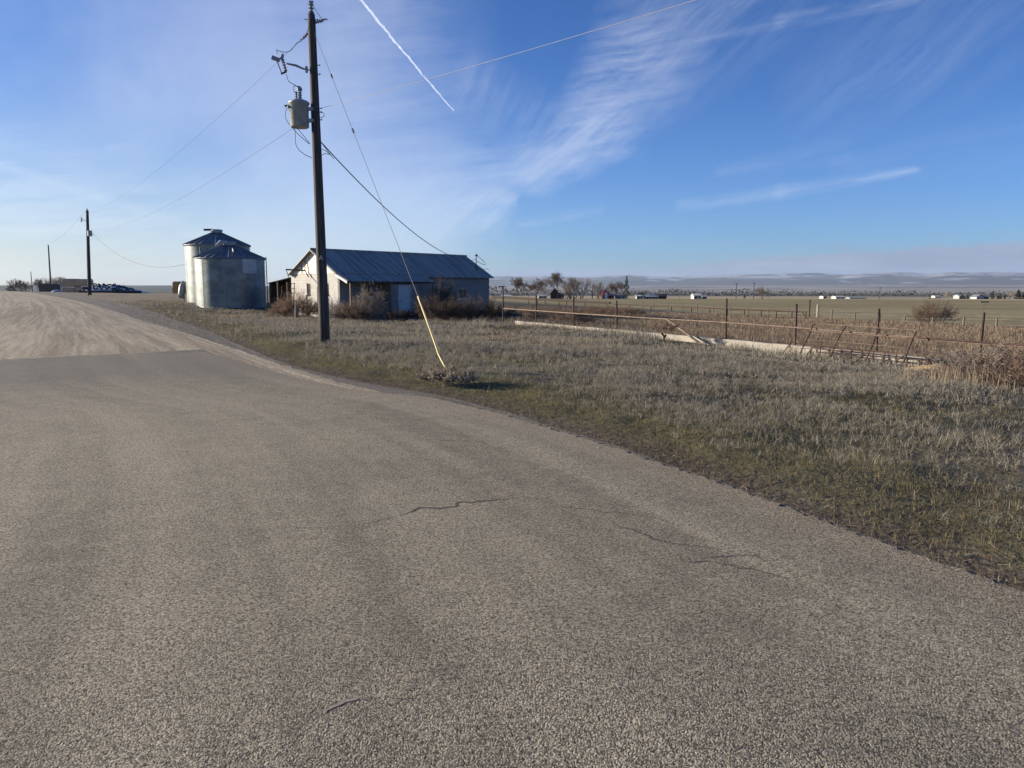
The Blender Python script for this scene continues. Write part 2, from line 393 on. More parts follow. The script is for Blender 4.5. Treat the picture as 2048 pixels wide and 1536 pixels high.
M['dust'] = mat('dust_filled_crack', (.34,.28,.21), .9, var=.3, scale=20)

# ------------------------------------------------------------------ ground sheet
th = np.r_[np.arange(-52, 52.01, .16), np.arange(56, 308, 4.)]
th = np.radians(th)
rr = np.r_[np.geomspace(.6, 60, 190), np.geomspace(60, 400, 130)[1:], np.geomspace(400, 26000, 190)[1:]]
A, B = np.meshgrid(th, rr)
gx, gy = (B*np.sin(A)).ravel(), (B*np.cos(A)).ravel()
gzv = terrain(gx, gy)
sd = signed_dist(edge_veg, gx, gy); rad = np.hypot(gx, gy)
offroad = sstep(0, 1.2, sd)*(1-sstep(120, 200, rad))
gzv = gzv + offroad*((fbm(gx*.9, gy*.9, 31, 4)-.5)*.16+(fbm(gx*.22, gy*.22, 33, 3)-.5)*.22)*np.clip(1-rad/260, 0, 1)
def mixc(c, d, w): return c*(1-w[:,None])+np.array(d)[None]*w[:,None]
def ground_colour(x, y):
    r = np.hypot(x, y); az = np.degrees(np.arctan2(x, y)); s = signed_dist(edge_veg, x, y)
    n = fbm(x*.35, y*.35, 41, 4); n2 = fbm(x*1.3, y*1.3, 43, 4)
    c = np.tile(np.array([.088,.082,.058]), (len(x), 1))
    c = mixc(c, (.07,.066,.036), sstep(.46, .60, n2*.6+n*.4)*.9)
    c = mixc(c, (.17,.15,.125), sstep(.5, .65, n)*.5)
    moss = np.exp(-((x+5.5)**2+(y-20)**2)/30)*sstep(.2,.8,s); c = mixc(c, (.20,.19,.045), moss*sstep(.38,.5,n2))
    edge = sstep(.0, .5, s)*(1-sstep(1.6, 3.4, s+(n2-.5)*2)); c = mixc(c, (.115,.10,.05), edge*.8)
    c = mixc(c, (.105,.082,.056), (1-sstep(.0, .5, s+(n2-.5)))*.8)
    bf = beyond(x, y)
    c = mixc(c, (.135,.095,.068), sstep(0, 1.5, bf)*(1-sstep(60, 90, r)))
    fld = sstep(WF-2, WF+8, bf+(n-.5)*6); c = mixc(c, (.25,.21,.105), fld)
    c = mixc(c, (.33,.27,.145), fld*sstep(.5,.62,fbm(x*.012,y*.05,77,4))*.7)
    lft = sstep(-8, -22, az)*sstep(60, 80, r); c = mixc(c, (.21,.175,.12), lft)
    c = mixc(c, (.42,.34,.19), sstep(330, 420, r)*sstep(-6, 5, az))
    c = mixc(c, (.30,.26,.19), sstep(420, 520, r)*(fbm(x/90,y/60,21,3)>.5))
    b3 = sstep(900, 1400, r)
    far = np.tile(np.array([.30,.265,.215]), (len(x),1))
    q = fbm(x/2600+5, y/420, 51, 4); q2 = fbm(x/900, y/300, 53, 3)
    far = mixc(far, (.16,.15,.135), sstep(.46,.54,q)); far = mixc(far, (.40,.36,.29), sstep(.55,.62,q2)*.7)
    far = mixc(far, (.07,.085,.07), (1-sstep(5200, 6500, r+(q2-.5)*1500))*.95)
    hill = sstep(14500, 16500, r+(q2-.5)*1500); far = mixc(far, (.125,.125,.125), hill)
    sn = fbm(x/700, y/400, 61, 6); alt = terrain(x, y)
    far = mixc(far, (.46,.48,.53), hill*sstep(.50, .62, sn*.75+.22*sstep(140, 400, alt))*.75)
    far = mixc(far, (.10,.12,.11), sstep(-8, -20, az)*(1-hill*0))
    return mixc(c, (0,0,0), b3*0)*(1-b3[:,None])+far*b3[:,None]
gcol = ground_colour(gx, gy)
nr, na = len(rr), len(th)
V = np.c_[gx, gy, gzv]; V = np.vstack([V, [[0,0,gz(0,0)]]]); gcol = np.vstack([gcol, gcol[:1]])
i, j = np.meshgrid(np.arange(nr-1), np.arange(na), indexing='ij'); j2 = (j+1) % na
quads = np.c_[(i*na+j).ravel(), (i*na+j2).ravel(), ((i+1)*na+j2).ravel(), ((i+1)*na+j).ravel()][:, ::-1]
jj = np.arange(na); tris = np.c_[np.full(na, nr*na), (jj+1) % na, jj][:, ::1]
o = npmesh('ground', V, [quads, tris], M['ground'], gcol, smooth=True); tag(o, kind='structure')
def offs(x, y, k): return (.003+.00028*np.hypot(x, y))*k
def strip(name, right, left, nu, nv, k, matl, rag=0.):
    a = resample(right, nv); c = resample(left, nv)
    s_len = np.r_[0, np.cumsum(np.linalg.norm(np.diff(a, axis=0), axis=1))]
    if rag: 
        d = c-a; d = d/np.linalg.norm(d, axis=1)[:,None]; s = np.arange(nv)*.9
        a = a+d*((fbm(s, s*0, 91, 3)-.5)*rag)[:,None]
    u = np.linspace(0, 1, nu)**1.6
    P = a[:,None,:]*(1-u[None,:,None])+c[:,None,:]*u[None,:,None]
    if name == 'asphalt':      # broken far end
        dv = P[-1]-P[-4]; dv = dv/np.linalg.norm(dv, axis=1)[:,None]; t_ = np.arange(nu)*.6; jg = ((fbm(t_, t_*0, 95, 4)-.5)*.45+(fbm(t_*4, t_*0, 96, 3)-.5)*.3)
        for r_ in range(1, 31): P[-r_] += dv*(jg*(1-(r_-1)/30))[:,None]
    X, Y = P[...,0].ravel(), P[...,1].ravel(); Z = terrain(X, Y)+offs(X, Y, k)
    w = np.linalg.norm(c-a, axis=1)[:,None]*u[None,:]; s = s_len
    UV = np.c_[w.ravel(), np.repeat(s, nu)]
    i, j = np.meshgrid(np.arange(nv-1), np.arange(nu-1), indexing='ij')
    q = np.c_[(i*nu+j).ravel(), ((i)*nu+j+1).ravel(), ((i+1)*nu+j+1).ravel(), ((i+1)*nu+j).ravel()]
    n = np.cross(np.array([X[q[0,1]]-X[q[0,0]], Y[q[0,1]]-Y[q[0,0]], 0]), np.array([X[q[0,3]]-X[q[0,0]], Y[q[0,3]]-Y[q[0,0]], 0]))
    if n[2] < 0: q = q[:, ::-1]
    return X, Y, Z, q, UV
# left border of the carriageway, well outside the frame on the left
farl = np.array(tuple(hit(-60, 602))[:2]); 
leftb = np.vstack([[-7, -14], [-9, 0], [-16, 16], [-30, 33], [-48, 58], farl if farl[1] > 70 else [-75, 95], [-190, 235]])
X, Y, Z, q, UV = strip('verge', edge_veg, leftb, 60, 700, 1, None, .12)
o = npmesh('gravel_verge', np.c_[X,Y,Z], [q], M['verge'], uv=UV, smooth=True); tag(o, kind='structure')
X, Y, Z, q, UV = strip('dirt', edge_dirt, leftb, 60, 700, 2, None, .3)
o = npmesh('gravel_road', np.c_[X,Y,Z], [q], M['dirt'], uv=UV, smooth=True); tag(o, kind='structure')
# asphalt: grid from behind the camera to its ragged far end
la = np.vstack([[-7, -14], [-9, 0], [-14, 9], pl([(-420, 795), (-120, 728)])]); 
ra = resample(edge_asph, 300); lb = resample(la, 300)
end_px = [(410,701),(340,699),(270,700),(190,701),(130,705),(60,712),(-20,718),(-120,728)]
X, Y, Z, q, UV = strip('asphalt', edge_asph, la, 120, 900, 3, None, .10)
mb_v = [tuple(p) for p in np.c_[X,Y,Z]]
me_v = np.c_[X,Y,Z]; extraV = []; extraF = []; midx = np.zeros(len(q), int)
def crack(pts, w, mi):
    global extraV, extraF
    P = [np.array(tuple(hit(*p))[:2]) for p in pts]; P = resample(np.array(P), 26*len(pts))
    P = P+(np.c_[fbm(P[:,0]*6, P[:,1]*6, 5+mi, 3), fbm(P[:,0]*6+40, P[:,1]*6, 6, 3)]-.5)*.13+(np.c_[fbm(P[:,0]*30, P[:,1]*30, 15, 2), fbm(P[:,0]*30+9, P[:,1]*30, 16, 2)]-.5)*.05
    d = np.gradient(P, axis=0); d = d/np.linalg.norm(d, axis=1)[:,None]; nn = np.c_[-d[:,1], d[:,0]]
    ww = .75*w*(.35+1.1*fbm(P[:,0]*9, P[:,1]*9, 9, 2))*np.sin(np.linspace(.15, math.pi-.15, len(P)))
    L, Rr = P+nn*ww[:,None]/2, P-nn*ww[:,None]/2; base = len(me_v)+len(extraV)
    for k in range(len(P)):
        for s in (L[k], Rr[k]): extraV.append((s[0], s[1], gz(s[0], s[1])+float(offs(s[0], s[1], 3))+.002))
    for k in range(len(P)-1): extraF.append(((base+2*k+1, base+2*k+3, base+2*k+2, base+2*k), mi))
crack([(790,1040),(840,1022),(930,1010),(985,1003),(1020,1000)], .030, 1); crack([(980,988),(1015,996),(1022,992)], .05, 2)
crack([(690,1062),(760,1045),(800,1036)], .008, 1)
crack([(1120,1018),(1180,1022),(1270,1030)], .018, 1); crack([(1205,1045),(1270,1070),(1340,1088),(1440,1104)], .022, 1)
crack([(1340,1112),(1390,1128),(1450,1136),(1530,1150),(1640,1185)], .018, 1); crack([(1400,1122),(1480,1116),(1530,1118)], .01, 1)
crack([(655,1430),(700,1408),(745,1398)], .022, 2); crack([(760,1402),(830,1400)], .008, 1)
crack([(1020,995),(1100,1003),(1120,1016)], .007, 1); crack([(1270,1030),(1330,1046),(1345,1060)], .006, 1); crack([(1440,1104),(1500,1112),(1590,1150),(1760,1215)], .008, 1); crack([(930,1010),(900,990),(840,985)], .006, 1); crack([(1205,1045),(1150,1035),(1120,1018)], .006, 1); crack([(480,1080),(560,1060),(690,1062)], .006, 1); crack([(975,1320),(1010,1300),(1060,1285)], .008, 1); crack([(825,880),(880,882),(950,888)], .02, 1)
fe = np.array([f for f, _ in extraF]); 
o = npmesh('road', np.vstack([me_v, np.array(extraV)]), [q, fe], [M['asphalt'], M['crack'], M['dust']], uv=np.vstack([UV, np.zeros((len(extraV),2))+2]), smooth=True)
mi = np.r_[np.zeros(len(q), np.int32), np.array([k for _, k in extraF], np.int32)]; o.data.polygons.foreach_set('material_index', mi); tag(o, kind='structure')

# ------------------------------------------------------------------ blades
def blades(name, P, D, W, Cc, label, cat, curl=.35, tips=True):
    """P base (n,3), D direction*length (n,3), W width (n), Cc colour (n,3)"""
    n = len(P); L = np.linalg.norm(D, axis=1)
    ang = rng.uniform(0, 2*np.pi, n); side = np.c_[np.cos(ang), np.sin(ang), np.zeros(n)]*W[:,None]/2
    hor = D.copy(); hor[:,2] = 0; midp = P+D*.5-hor*curl*.25+np.c_[np.zeros((n,2)), L*.04]
    tip = P+D
    V = np.stack([P-side, P+side, midp+side*.8, midp-side*.8, tip], 1).reshape(-1, 3)
    b = np.arange(n)[:,None]*5
    q = b+np.array([[0,1,2,3]]); t = b+np.array([[3,2,4]])
    col = np.repeat(Cc, 5, 0)
    o = npmesh(name, V, [q, t], M['blade'], col)
    return tag(o, label, cat, kind='stuff')
def sample(n, r0, r1, a0, a1, p):
    """polar sampling; areal density ~ r^-p"""
    u = rng.random(n); k = 2-p
    r = (r0**k+u*(r1**k-r0**k))**(1/k) if abs(k) > 1e-6 else r0*(r1/r0)**u
    a = np.radians(rng.uniform(a0, a1, n)); return r*np.sin(a), r*np.cos(a), r
def zsurf(x, y):
    s = signed_dist(edge_veg, x, y); r = np.hypot(x, y); of = sstep(0, 1.2, s)*(1-sstep(120, 200, r))
    return terrain(x, y)+of*((fbm(x*.9, y*.9, 31, 4)-.5)*.16+(fbm(x*.22, y*.22, 33, 3)-.5)*.22)*np.clip(1-r/260, 0, 1), s
BA = R(48); BC = np.array([-11.4, 50.0])
def in_building(x, y, m=.0):
    dx, dy = x-BC[0], y-BC[1]; lx = dx*math.cos(BA)+dy*math.sin(BA); ly = -dx*math.sin(BA)+dy*math.cos(BA)
    return (lx > -m) & (lx < 14.3+m) & (ly > -.05-m) & (ly < 9.6+m)
SA, SB = None, None
def clump_blades(x, y, r, h, wmin, spread, colf, per):
    n = len(x); z, s = zsurf(x, y)
    X = np.repeat(x, per)+rng.normal(0, 1, n*per)*np.repeat(h, per)*spread*.35
    Y = np.repeat(y, per)+rng.normal(0, 1, n*per)*np.repeat(h, per)*spread*.35
    Z, _ = zsurf(X, Y)
    hh = np.repeat(h, per)*rng.uniform(.45, 1.15, n*per)
    a = rng.uniform(0, 2*np.pi, n*per); l = np.abs(rng.normal(0, spread, n*per))
    D = np.c_[np.cos(a)*l, np.sin(a)*l, np.ones(n*per)]; D = D/np.linalg.norm(D, axis=1)[:,None]*hh[:,None]
    W = np.maximum(wmin, np.repeat(r, per)*.00042)*rng.uniform(.6, 1.4, n*per)
    return np.c_[X, Y, Z-.01], D, W
def twigs_on(P, D, W, k, frac=.45):
    n = len(P); f = rng.uniform(.25, .9, n*k)
    P2 = np.repeat(P, k, 0)+np.repeat(D, k, 0)*f[:,None]*.97
    L = np.repeat(np.linalg.norm(D, axis=1), k)*frac*rng.uniform(.5, 1.1, n*k)
    a = rng.uniform(0, 2*np.pi, n*k); d = np.c_[np.cos(a)*.8, np.sin(a)*.8, np.full(n*k, .75)]
    return P2, d*L[:,None], np.repeat(W, k)*.7
def pick(cols, n, jit=.18):
    cols = np.array(cols); c = cols[rng.integers(0, len(cols), n)]*rng.uniform(1-jit, 1+jit, (n,1)); return c
GREY = [(.30,.275,.225),(.38,.35,.285),(.21,.185,.145),(.31,.275,.21),(.25,.235,.175)]
TAN = [(.36,.29,.19),(.30,.23,.145),(.40,.34,.24)]
GREEN = [(.105,.105,.045),(.14,.132,.055),(.08,.082,.04),(.18,.16,.07)]
BROWN = [(.22,.165,.115),(.29,.225,.155),(.17,.13,.095),(.34,.275,.195)]
# grey dead weeds on the open lot
x, y, r = sample(150000, 3.6, 75, -48, 48, 1.3)
s = signed_dist(edge_veg, x, y); dens = fbm(x*.5, y*.5, 71, 4)*.6+fbm(x*.13, y*.13, 73, 3)*.4
keep = (s > .45+1.0*(fbm(x*.8, y*.8, 75, 2))-4.2*sstep(20, 36, r)*(fbm(x*.5, y*.5, 76, 3))) & (beyond(x, y) < -.22) & ~in_building(x, y) & (rng.random(len(x)) < np.clip((dens-.38+.07*sstep(12, 22, r))*7.5, .10, 1)) & (rng.random(len(x)) < .14+.86*sstep(1.3, np.where(x < 3, 3.2, 8), s))
keep |= (s > 1.6) & (beyond(x, y) >= -.3) & (along(x, y) > 26) & (rng.random(len(x)) < .5)
x, y, r = x[keep], y[keep], r[keep]; h = (.035+.12*fbm(x*.4, y*.4, 79, 3))*rng.uniform(.7, 1.3, len(x))*(1+.8*sstep(9, 26, r))*(1+.9*np.exp(-((beyond(x, y)+.2)/.8)**2))
P, D, W = clump_blades(x, y, r, h, .0024, .8, None, 6)
near = np.hypot(P[:,0], P[:,1]) < 24
P2, D2, W2_ = twigs_on(P[near], D[near], W[near], 3, .6)
c1 = pick(GREY, len(P)); t = np.repeat(fbm(x*.2, y*.2, 83, 3), 6)[:len(P)]; tan = pick(TAN, len(P)); w = sstep(.56, .70, t)[:,None]*.5
c1 = c1*(1-w)+tan*w
blades('dead_weeds', np.vstack([P, P2]), np.vstack([D, D2]), np.r_[W, W2_], np.vstack([c1, pick(GREY, len(P2))]), 'wiry grey dead weeds covering the open lot beside the road', 'dead weeds')
# short green and tan grass low down
x, y, r = sample(190000, 3.2, 60, -48, 48, 1.5)
s = signed_dist(edge_veg, x, y); g1 = fbm(x*.45, y*.45, 101, 4)
keep = (s > .12-.55*(fbm(x*1.7, y*1.7, 75, 3))-3.2*sstep(18, 36, r)*(fbm(x*.5, y*.5, 76, 3))) & (beyond(x, y) < .5) & ~in_building(x, y) & (rng.random(len(x)) < np.where(s < 2.2, .8, np.clip((g1-.40)*5, .15, .8)))
x, y, r, s, g1 = x[keep], y[keep], r[keep], s[keep], g1[keep]
h = rng.uniform(.02, .065, len(x))*(1+.5*sstep(0,2,s)); P, D, W = clump_blades(x, y, r, h, .0032, .75, None, 4)
ss = np.repeat(s, 4); gg = np.repeat(g1, 4)
cg = pick(GREEN, len(P), .3); ct = pick(TAN, len(P), .3)*.55; cb = pick([(.15,.10,.065),(.19,.135,.085),(.10,.078,.055)], len(P), .3)
e = np.clip(sstep(-.1, .8, ss+rng.normal(0,.5,len(ss))), 0, 1)[:,None]; col = cb*(1-e)+cg*e
tt = (rng.random(len(P)) < np.where(ss < 3, .45, .3))[:,None]; col = np.where(tt, ct, col)
mz = (np.exp(-((ss-1.3)/1.0)**2)*.75*(1-.85*sstep(0, 4, np.repeat(x, 4)))*sstep(.40, .58, np.repeat(fbm(x*.6, y*.6, 131, 3), 4)) > rng.random(len(P)))[:,None]; col = np.where(mz, pick([(.23,.21,.07),(.18,.175,.055),(.25,.19,.08)], len(P), .25), col)
blades('short_grass', P, D, W, col, 'short green and straw grass along the road edge', 'grass')
# brown weeds inside the corral
x, y, r = sample(120000, 17, 75, -3, 50, 1.2)
bf = beyond(x, y); al = along(x, y)
keep = (bf > .35) & (bf < WF+3) & (rng.random(len(x)) < np.clip((fbm(x*.35, y*.35, 111, 4)-.22)*4, .25, 1))
x, y, r, bf = x[keep], y[keep], r[keep], bf[keep]
h = rng.uniform(.15, .42, len(x))*(.6+.8*fbm(x*.3, y*.3, 113, 3)); P, D, W = clump_blades(x, y, r, h, .004, .6, None, 4)
blades('corral_weeds', P, D, W, pick(BROWN, len(P), .25), 'brown dead weeds filling the corral behind the low concrete wall', 'dead weeds')
# tall straw grass near the right-hand edge and along the building
def patch(n, cx, cy, sx, sy, h0, h1, cols, name, label, per=7, spread=.3):
    x = cx+rng.normal(0, sx, n); y = cy+rng.normal(0, sy, n); r = np.hypot(x, y)
    k = ~in_building(x, y); x, y, r = x[k], y[k], r[k]
    P, D, W = clump_blades(x, y, r, rng.uniform(h0, h1, len(x)), .004, spread, None, per)
    blades(name, P, D, W, pick(cols, len(P), .25), label, 'tall grass')
p = hit(1990, 778); patch(150, p.x, p.y, .9, .5, .25, .55, [(.36,.30,.215),(.30,.245,.17)], 'straw_grass', 'pale straw coloured tall grass at the foot of the brush pile')

# ------------------------------------------------------------------ brush and tumbleweeds
def brush_mesh(name, rx, ry, hz, n, mats, stem=.006, seed=0):
    g = np.random.default_rng(seed)
    V = []; Fq = []
    # curved stems from the ground, each with twigs
    P = []; D = []; W = []
    for k in range(n):
        a = g.uniform(0, 2*np.pi); q = math.sqrt(g.random())
        b0 = np.array([math.cos(a)*rx*q*.45, math.sin(a)*ry*q*.45, 0.])
        tip = np.array([math.cos(a)*rx*q*g.uniform(.8,1.1), math.sin(a)*ry*q*g.uniform(.8,1.1), hz*math.sqrt(max(.05,1-q*q*.85))*g.uniform(.7,1.05)])
        P.append(b0); D.append(tip-b0); W.append(stem*.5*g.uniform(.7,1.5))
        for t in range(13):
            f = g.uniform(.3, 1.); p = b0+(tip-b0)*f; d = (tip-b0)*g.uniform(.15,.4)+g.normal(0, 1, 3)*.10*hz**.5; d[2] = abs(d[2])
            P.append(p); D.append(d); W.append(stem*.33*g.uniform(.6,1.3))
            for t2 in range(3):
                P.append(p+d*g.uniform(.3,.9)); dd = d*.35+g.normal(0, 1, 3)*.055*hz**.5; D.append(dd); W.append(stem*.25)
    P = np.array(P); D = np.array(D); W = np.array(W); m = len(P)
    s = g.normal(0, 1, (m,3)); s = s/np.linalg.norm(s, axis=1)[:,None]*W[:,None]
    V = np.stack([P-s, P+s, P+D*.6+s*.7+[0,0,.02], P+D], 1).reshape(-1,3)
    b = np.arange(m)[:,None]*4; me = npmesh(name, V, [b+np.array([[0,1,2]]), b+np.array([[0,2,3]])], mats)
    return me
def brush(px, py, rx, ry, hz, n, mk, label, name='bush', cat='bush', group=None, stem=.016, pos=None, rz=0, Y=None):
    p = pos if pos is not None else (at(px, py, Y) if Y else hit(px, py))
    o = brush_mesh(name, rx, ry, hz, n, M[mk], stem, int(px*7+py)); o.location = (p.x, p.y, gz(p.x, p.y)-.05)
    return tag(o, label, cat, group)

# ------------------------------------------------------------------ utility pole near
def sag(a, b, s, n=24):
    a, b = Vector(a), Vector(b); return [a.lerp(b, k/n)-Vector((0,0,s*4*(k/n)*(1-k/n))) for k in range(n+1)]
pb = hit(650, 690); PX, PY, PZ = pb
Y0 = PY
tp = at(622, 12, Y0); PH = tp.z-PZ; lean = Vector((tp.x-PX, 0, PH))
def onpole(py):                       # point on pole axis seen at photograph row py, height in local
    z = at(640, py, Y0).z-PZ; return Vector((lean.x*z/PH, 0, z))
pole = thing('utility_pole', 'tall dark wooden utility pole with grey transformer standing beside the road', 'utility pole', (PX, PY, PZ))
H = onpole(28).z
mb = MB(); mb.tube([Vector((lean.x*t, 0, H*t+(-.3 if t == 0 else 0))) for t in (0,.1,.25,.4,.6,.8,.97,1)], [.165,.158,.15,.143,.134,.122,.112,.1], 18); mb.build('shaft', M['wood_pole'], pole, smooth=True)
def insul(mb, p, d, L, r, n=4):
    d = Vector(d).normalized(); pts = [Vector(p)]; rs = [r*.4]
    for k in range(n):
        a = L*(k+.2)/n; b = L*(k+.5)/n; c = L*(k+.9)/n
        pts += [Vector(p)+d*a, Vector(p)+d*b, Vector(p)+d*c]; rs += [r*.45, r, r*.5]
    pts.append(Vector(p)+d*L); rs.append(r*.4); mb.tube(pts, rs, 12)
tpz = Vector((lean.x, 0, H))
mb = MB(); insul(mb, tpz+Vector((0,0,.0)), (0,0,1), .30, .085, 3); mb.box(tpz.x-.05,-.02,H+.30,tpz.x+.07,.02,H+.36); mb.build('top_insulator', M['porcelain'], pole)
c = onpole(44); mb = MB(); insul(mb, c+Vector((.10,-.02,-.02)), (1,-.3,.12), .27, .055, 4); mb.build('side_insulator', M['porcelain'], pole)
mb = MB(); e = c+Vector((.37,-.10,.02)); mb.tube([e, e+Vector((.06,0,.03)), e+Vector((.13,-.02,0))], [.03,.022,.01], 8); mb.tube(sag(tpz+Vector((.03,0,.3)), e, .05, 8), .008, 6); mb.build('line_clamp', M['galv'], pole)
c = onpole(66); mb = MB(); ia = c+Vector((-.12,.02,0)); insul(mb, ia, (-1,.3,-.7), .22, .05, 3); mb.build('dead_end_insulator', M['porcelain'], pole)
ie = ia+Vector((-1,.3,-.7)).normalized()*.22
# through bolts
for row in (40, 131, 149, 217, 240, 225):
    c = onpole(row); mb = MB(); mb.tube([c+Vector((.08,-.02,0)), c+Vector((.21,-.03,0))], .011, 6); mb.tube([c+Vector((.17,-.03,0)), c+Vector((.19,-.03,0))], .022, 6); mb.build('bolt', M['dark_steel'], pole)
c = onpole(40); mb = MB(); mb.tube([c+Vector((-.09,-.02,0)), c+Vector((-.2,-.03,.01))], .011, 6); mb.build('bolt', M['dark_steel'], pole)
# cutout arm and fuse cutout
def P_(px, py, dy=0): v = at(px, py, Y0+dy); return Vector((v.x-PX, v.y-PY, v.z-PZ))
mb = MB(); mb.tube([P_(617,140), P_(605,137,-.1), P_(592,131,-.2), P_(573,127,-.3)], [.03,.03,.035,.022], 8); mb.box(-.03,-.13,-.09,.03,-.07,.09, Matrix.Translation(P_(615,141))); mb.build('cutout_arm', M['galv'], pole)
mb = MB(); insul(mb, P_(563,112,-.3), P_(572,143,-.3)-P_(563,112,-.3), (P_(572,143,-.3)-P_(563,112,-.3)).length, .06, 6); 
cut = mb.build('fuse_cutout', M['porcelain'], pole)
mb = MB(); Mx = Matrix.Translation(P_(553,118,-.3))@Matrix.Rotation(R(20),4,'Y'); mb.box(-.13,-.05,-.06,.09,.05,.05,Mx); mb.tube([P_(565,108,-.3),P_(563,118,-.3)],.05,8); mb.build('terminal', M['galv'], cut)
mb = MB(); mb.tube([P_(554,122,-.35),P_(564,148,-.35)],.015,8); mb.tube([P_(562,148,-.32),P_(573,143,-.3)],.028,8); mb.build('fuse_tube', M['dark_steel'], cut)
# transformer
tx = P_(600, 228, -.25); px_m = F/ (Y0)   # metres from pixels
r0 = .265
zt, zb = P_(600,201,-.3).z, P_(602,254,-.3).z
cx, cy = P_(599,228,-.2).x, -.22
mb = MB(); mb.lathe([(r0*.93,zb),(r0,zb+.02),(r0*1.02,zt-.09),(r0*1.13,zt-.08),(r0*1.13,zt-.04),(r0*.95,zt),(r0*.5,zt+.045),(.02,zt+.05)], 32, (cx,cy,0)); tank = mb.build('transformer', M['tank'], pole, smooth=False)
for pg in tank.data.polygons: pg.use_smooth = len(pg.vertices) == 4
mb = MB(); mb.box(cx+r0*.8,cy-.04,zt-.25,-.02+lean.x*zt/PH,cy+.10,zt-.17); mb.build('hanger_bracket', M['tank'], tank); mb = MB(); mb.box(cx+r0*.8,cy-.04,zb+.16,-.02+lean.x*zb/PH,cy+.10,zb+.25); mb.build('hanger_bracket', M['tank'], tank)
mb = MB(); insul(mb, (cx-.07,cy,zt), (0,0,1), .27, .05, 5); insul(mb, (cx+.04,cy,zt), (.0,0,1), .33, .065, 5); mb.tube([(cx+.04,cy,zt+.30),(cx+.03,cy,zt+.36),(cx+.0,cy,zt+.42)],[.075,.07,.03],10); mb.build('bushing', M['porcelain'], tank)
mb = MB(); mb.tube([(cx-r0,cy-.1,zt-.15),(cx-r0-.12,cy-.12,zt-.16)],.03,8); mb.tube([(cx-r0+.03,cy-.14,zt-.2),(cx-r0-.02,cy-.2,zt-.2)],.03,8); mb.build('terminal', M['dark_steel'], tank)
# jumper leads
for pts in ([(613,72),(602,82),(594,86),(580,102),(565,104),(553,100),(556,108)], [(572,148),(578,163),(590,170),(597,176)], [(597,173),(588,172),(587,180),(591,186)],
            [(576,212),(571,225),(573,240),(585,256),(598,270),(618,288)], [(577,215),(584,238),(590,262),(592,290),(605,306),(624,316)], [(594,256),(606,270),(620,288)], [(641,222),(648,228),(646,234),(637,236)],
            [(641,283),(655,302),(668,318)], [(643,311),(650,307),(657,309)], [(641,298),(652,302),(660,310)], [(618,54),(610,72),(600,80)]):
    q = [P_(a, b, -.25 if a < 610 else -.15) for a, b in pts]
    mb = MB(); 
    # smooth the lead by subdividing
    out = []
    for k in range(len(q)-1):
        p0, p1, p2, p3 = q[max(k-1,0)], q[k], q[k+1], q[min(k+2,len(q)-1)]
        for t in (0,.25,.5,.75): out.append(.5*((2*p1)+(p2-p0)*t+(2*p0-5*p1+4*p2-p3)*t*t+(3*p1-p0-3*p2+p3)*t**3))
    out.append(q[-1]); mb.tube(out, .0095, 6); mb.build('jumper_lead', M['wire'], pole)
# letter and strip on the pole face
mb = MB(); z0 = onpole(520).z; cxp = lean.x*z0/PH; yy = -.150
for seg in (((-.045,0),(0,.13)),((.045,0),(0,.13)),((-.026,.05),(.026,.05))):
    (a0,b0),(a1,b1) = seg; mb.tube([(cxp+.02+a0,yy,z0+b0),(cxp+.02+a1,yy,z0+b1)], .009, 5)
mb.build('letter', M['white'], pole)
mb = MB(); z1 = onpole(604).z; z2 = onpole(580).z; x1 = lean.x*z1/PH; mb.box(x1-.172,-.03,z1,x1-.140,.03,z2+.1); mb.build('marker_strip', M['white'], pole)
mb = MB(); mb.tube([onpole(160)+Vector((-.05,-.13,0)), onpole(400)+Vector((-.06,-.145,0)), Vector((-.07,-.165,.1))], .007, 6); mb.build('ground_wire', M['wire'], pole)
# guy wire with yellow guard
an = hit(897, 748); g0 = Vector((PX,PY,PZ))+onpole(68)+Vector((.1,-.12,0)); g3 = an
ggu = at(836, 593, (an.y*.76+PY*.24))
guy = thing('guy_wire', 'thin steel guy wire running from the pole top down to a yellow guard', 'guy wire', (an.x, an.y, an.z))
dn = (ggu-g0)
mb = MB(); mb.tube([g0, g0+dn*.45, ggu, ggu.lerp(an, .6)+Vector((.0,0,0.03)), an-Vector((0,0,.05))], .007, 6); mb.build('cable', M['wire'], guy, off=an)
for t in (.205, .437):
    p0 = g0+dn*t; d = dn.normalized(); mb = MB(); mb.tube([p0-d*.10, p0-d*.05, p0, p0+d*.05, p0+d*.10], [.012,.03,.022,.03,.012], 8); mb.build('strain_insulator', M['dark_steel'], guy, off=an)
mb = MB(); gp = []
for k in range(13):
    t = k/12; y_ = ggu.y*(1-t)+an.y*t
    xs = np.interp(t, [0,.3,.55,.75,.9,1], [836,854,868,877,886,896]); ys = np.interp(t, [0,.3,.55,.75,.9,1], [593,642,681,708,726,742]); gp.append(at(xs, ys, y_))
mb.tube(gp, [.021]*12+[.017], 10); mb.build('guy_guard', M['yellow'], guy, off=an, smooth=True)

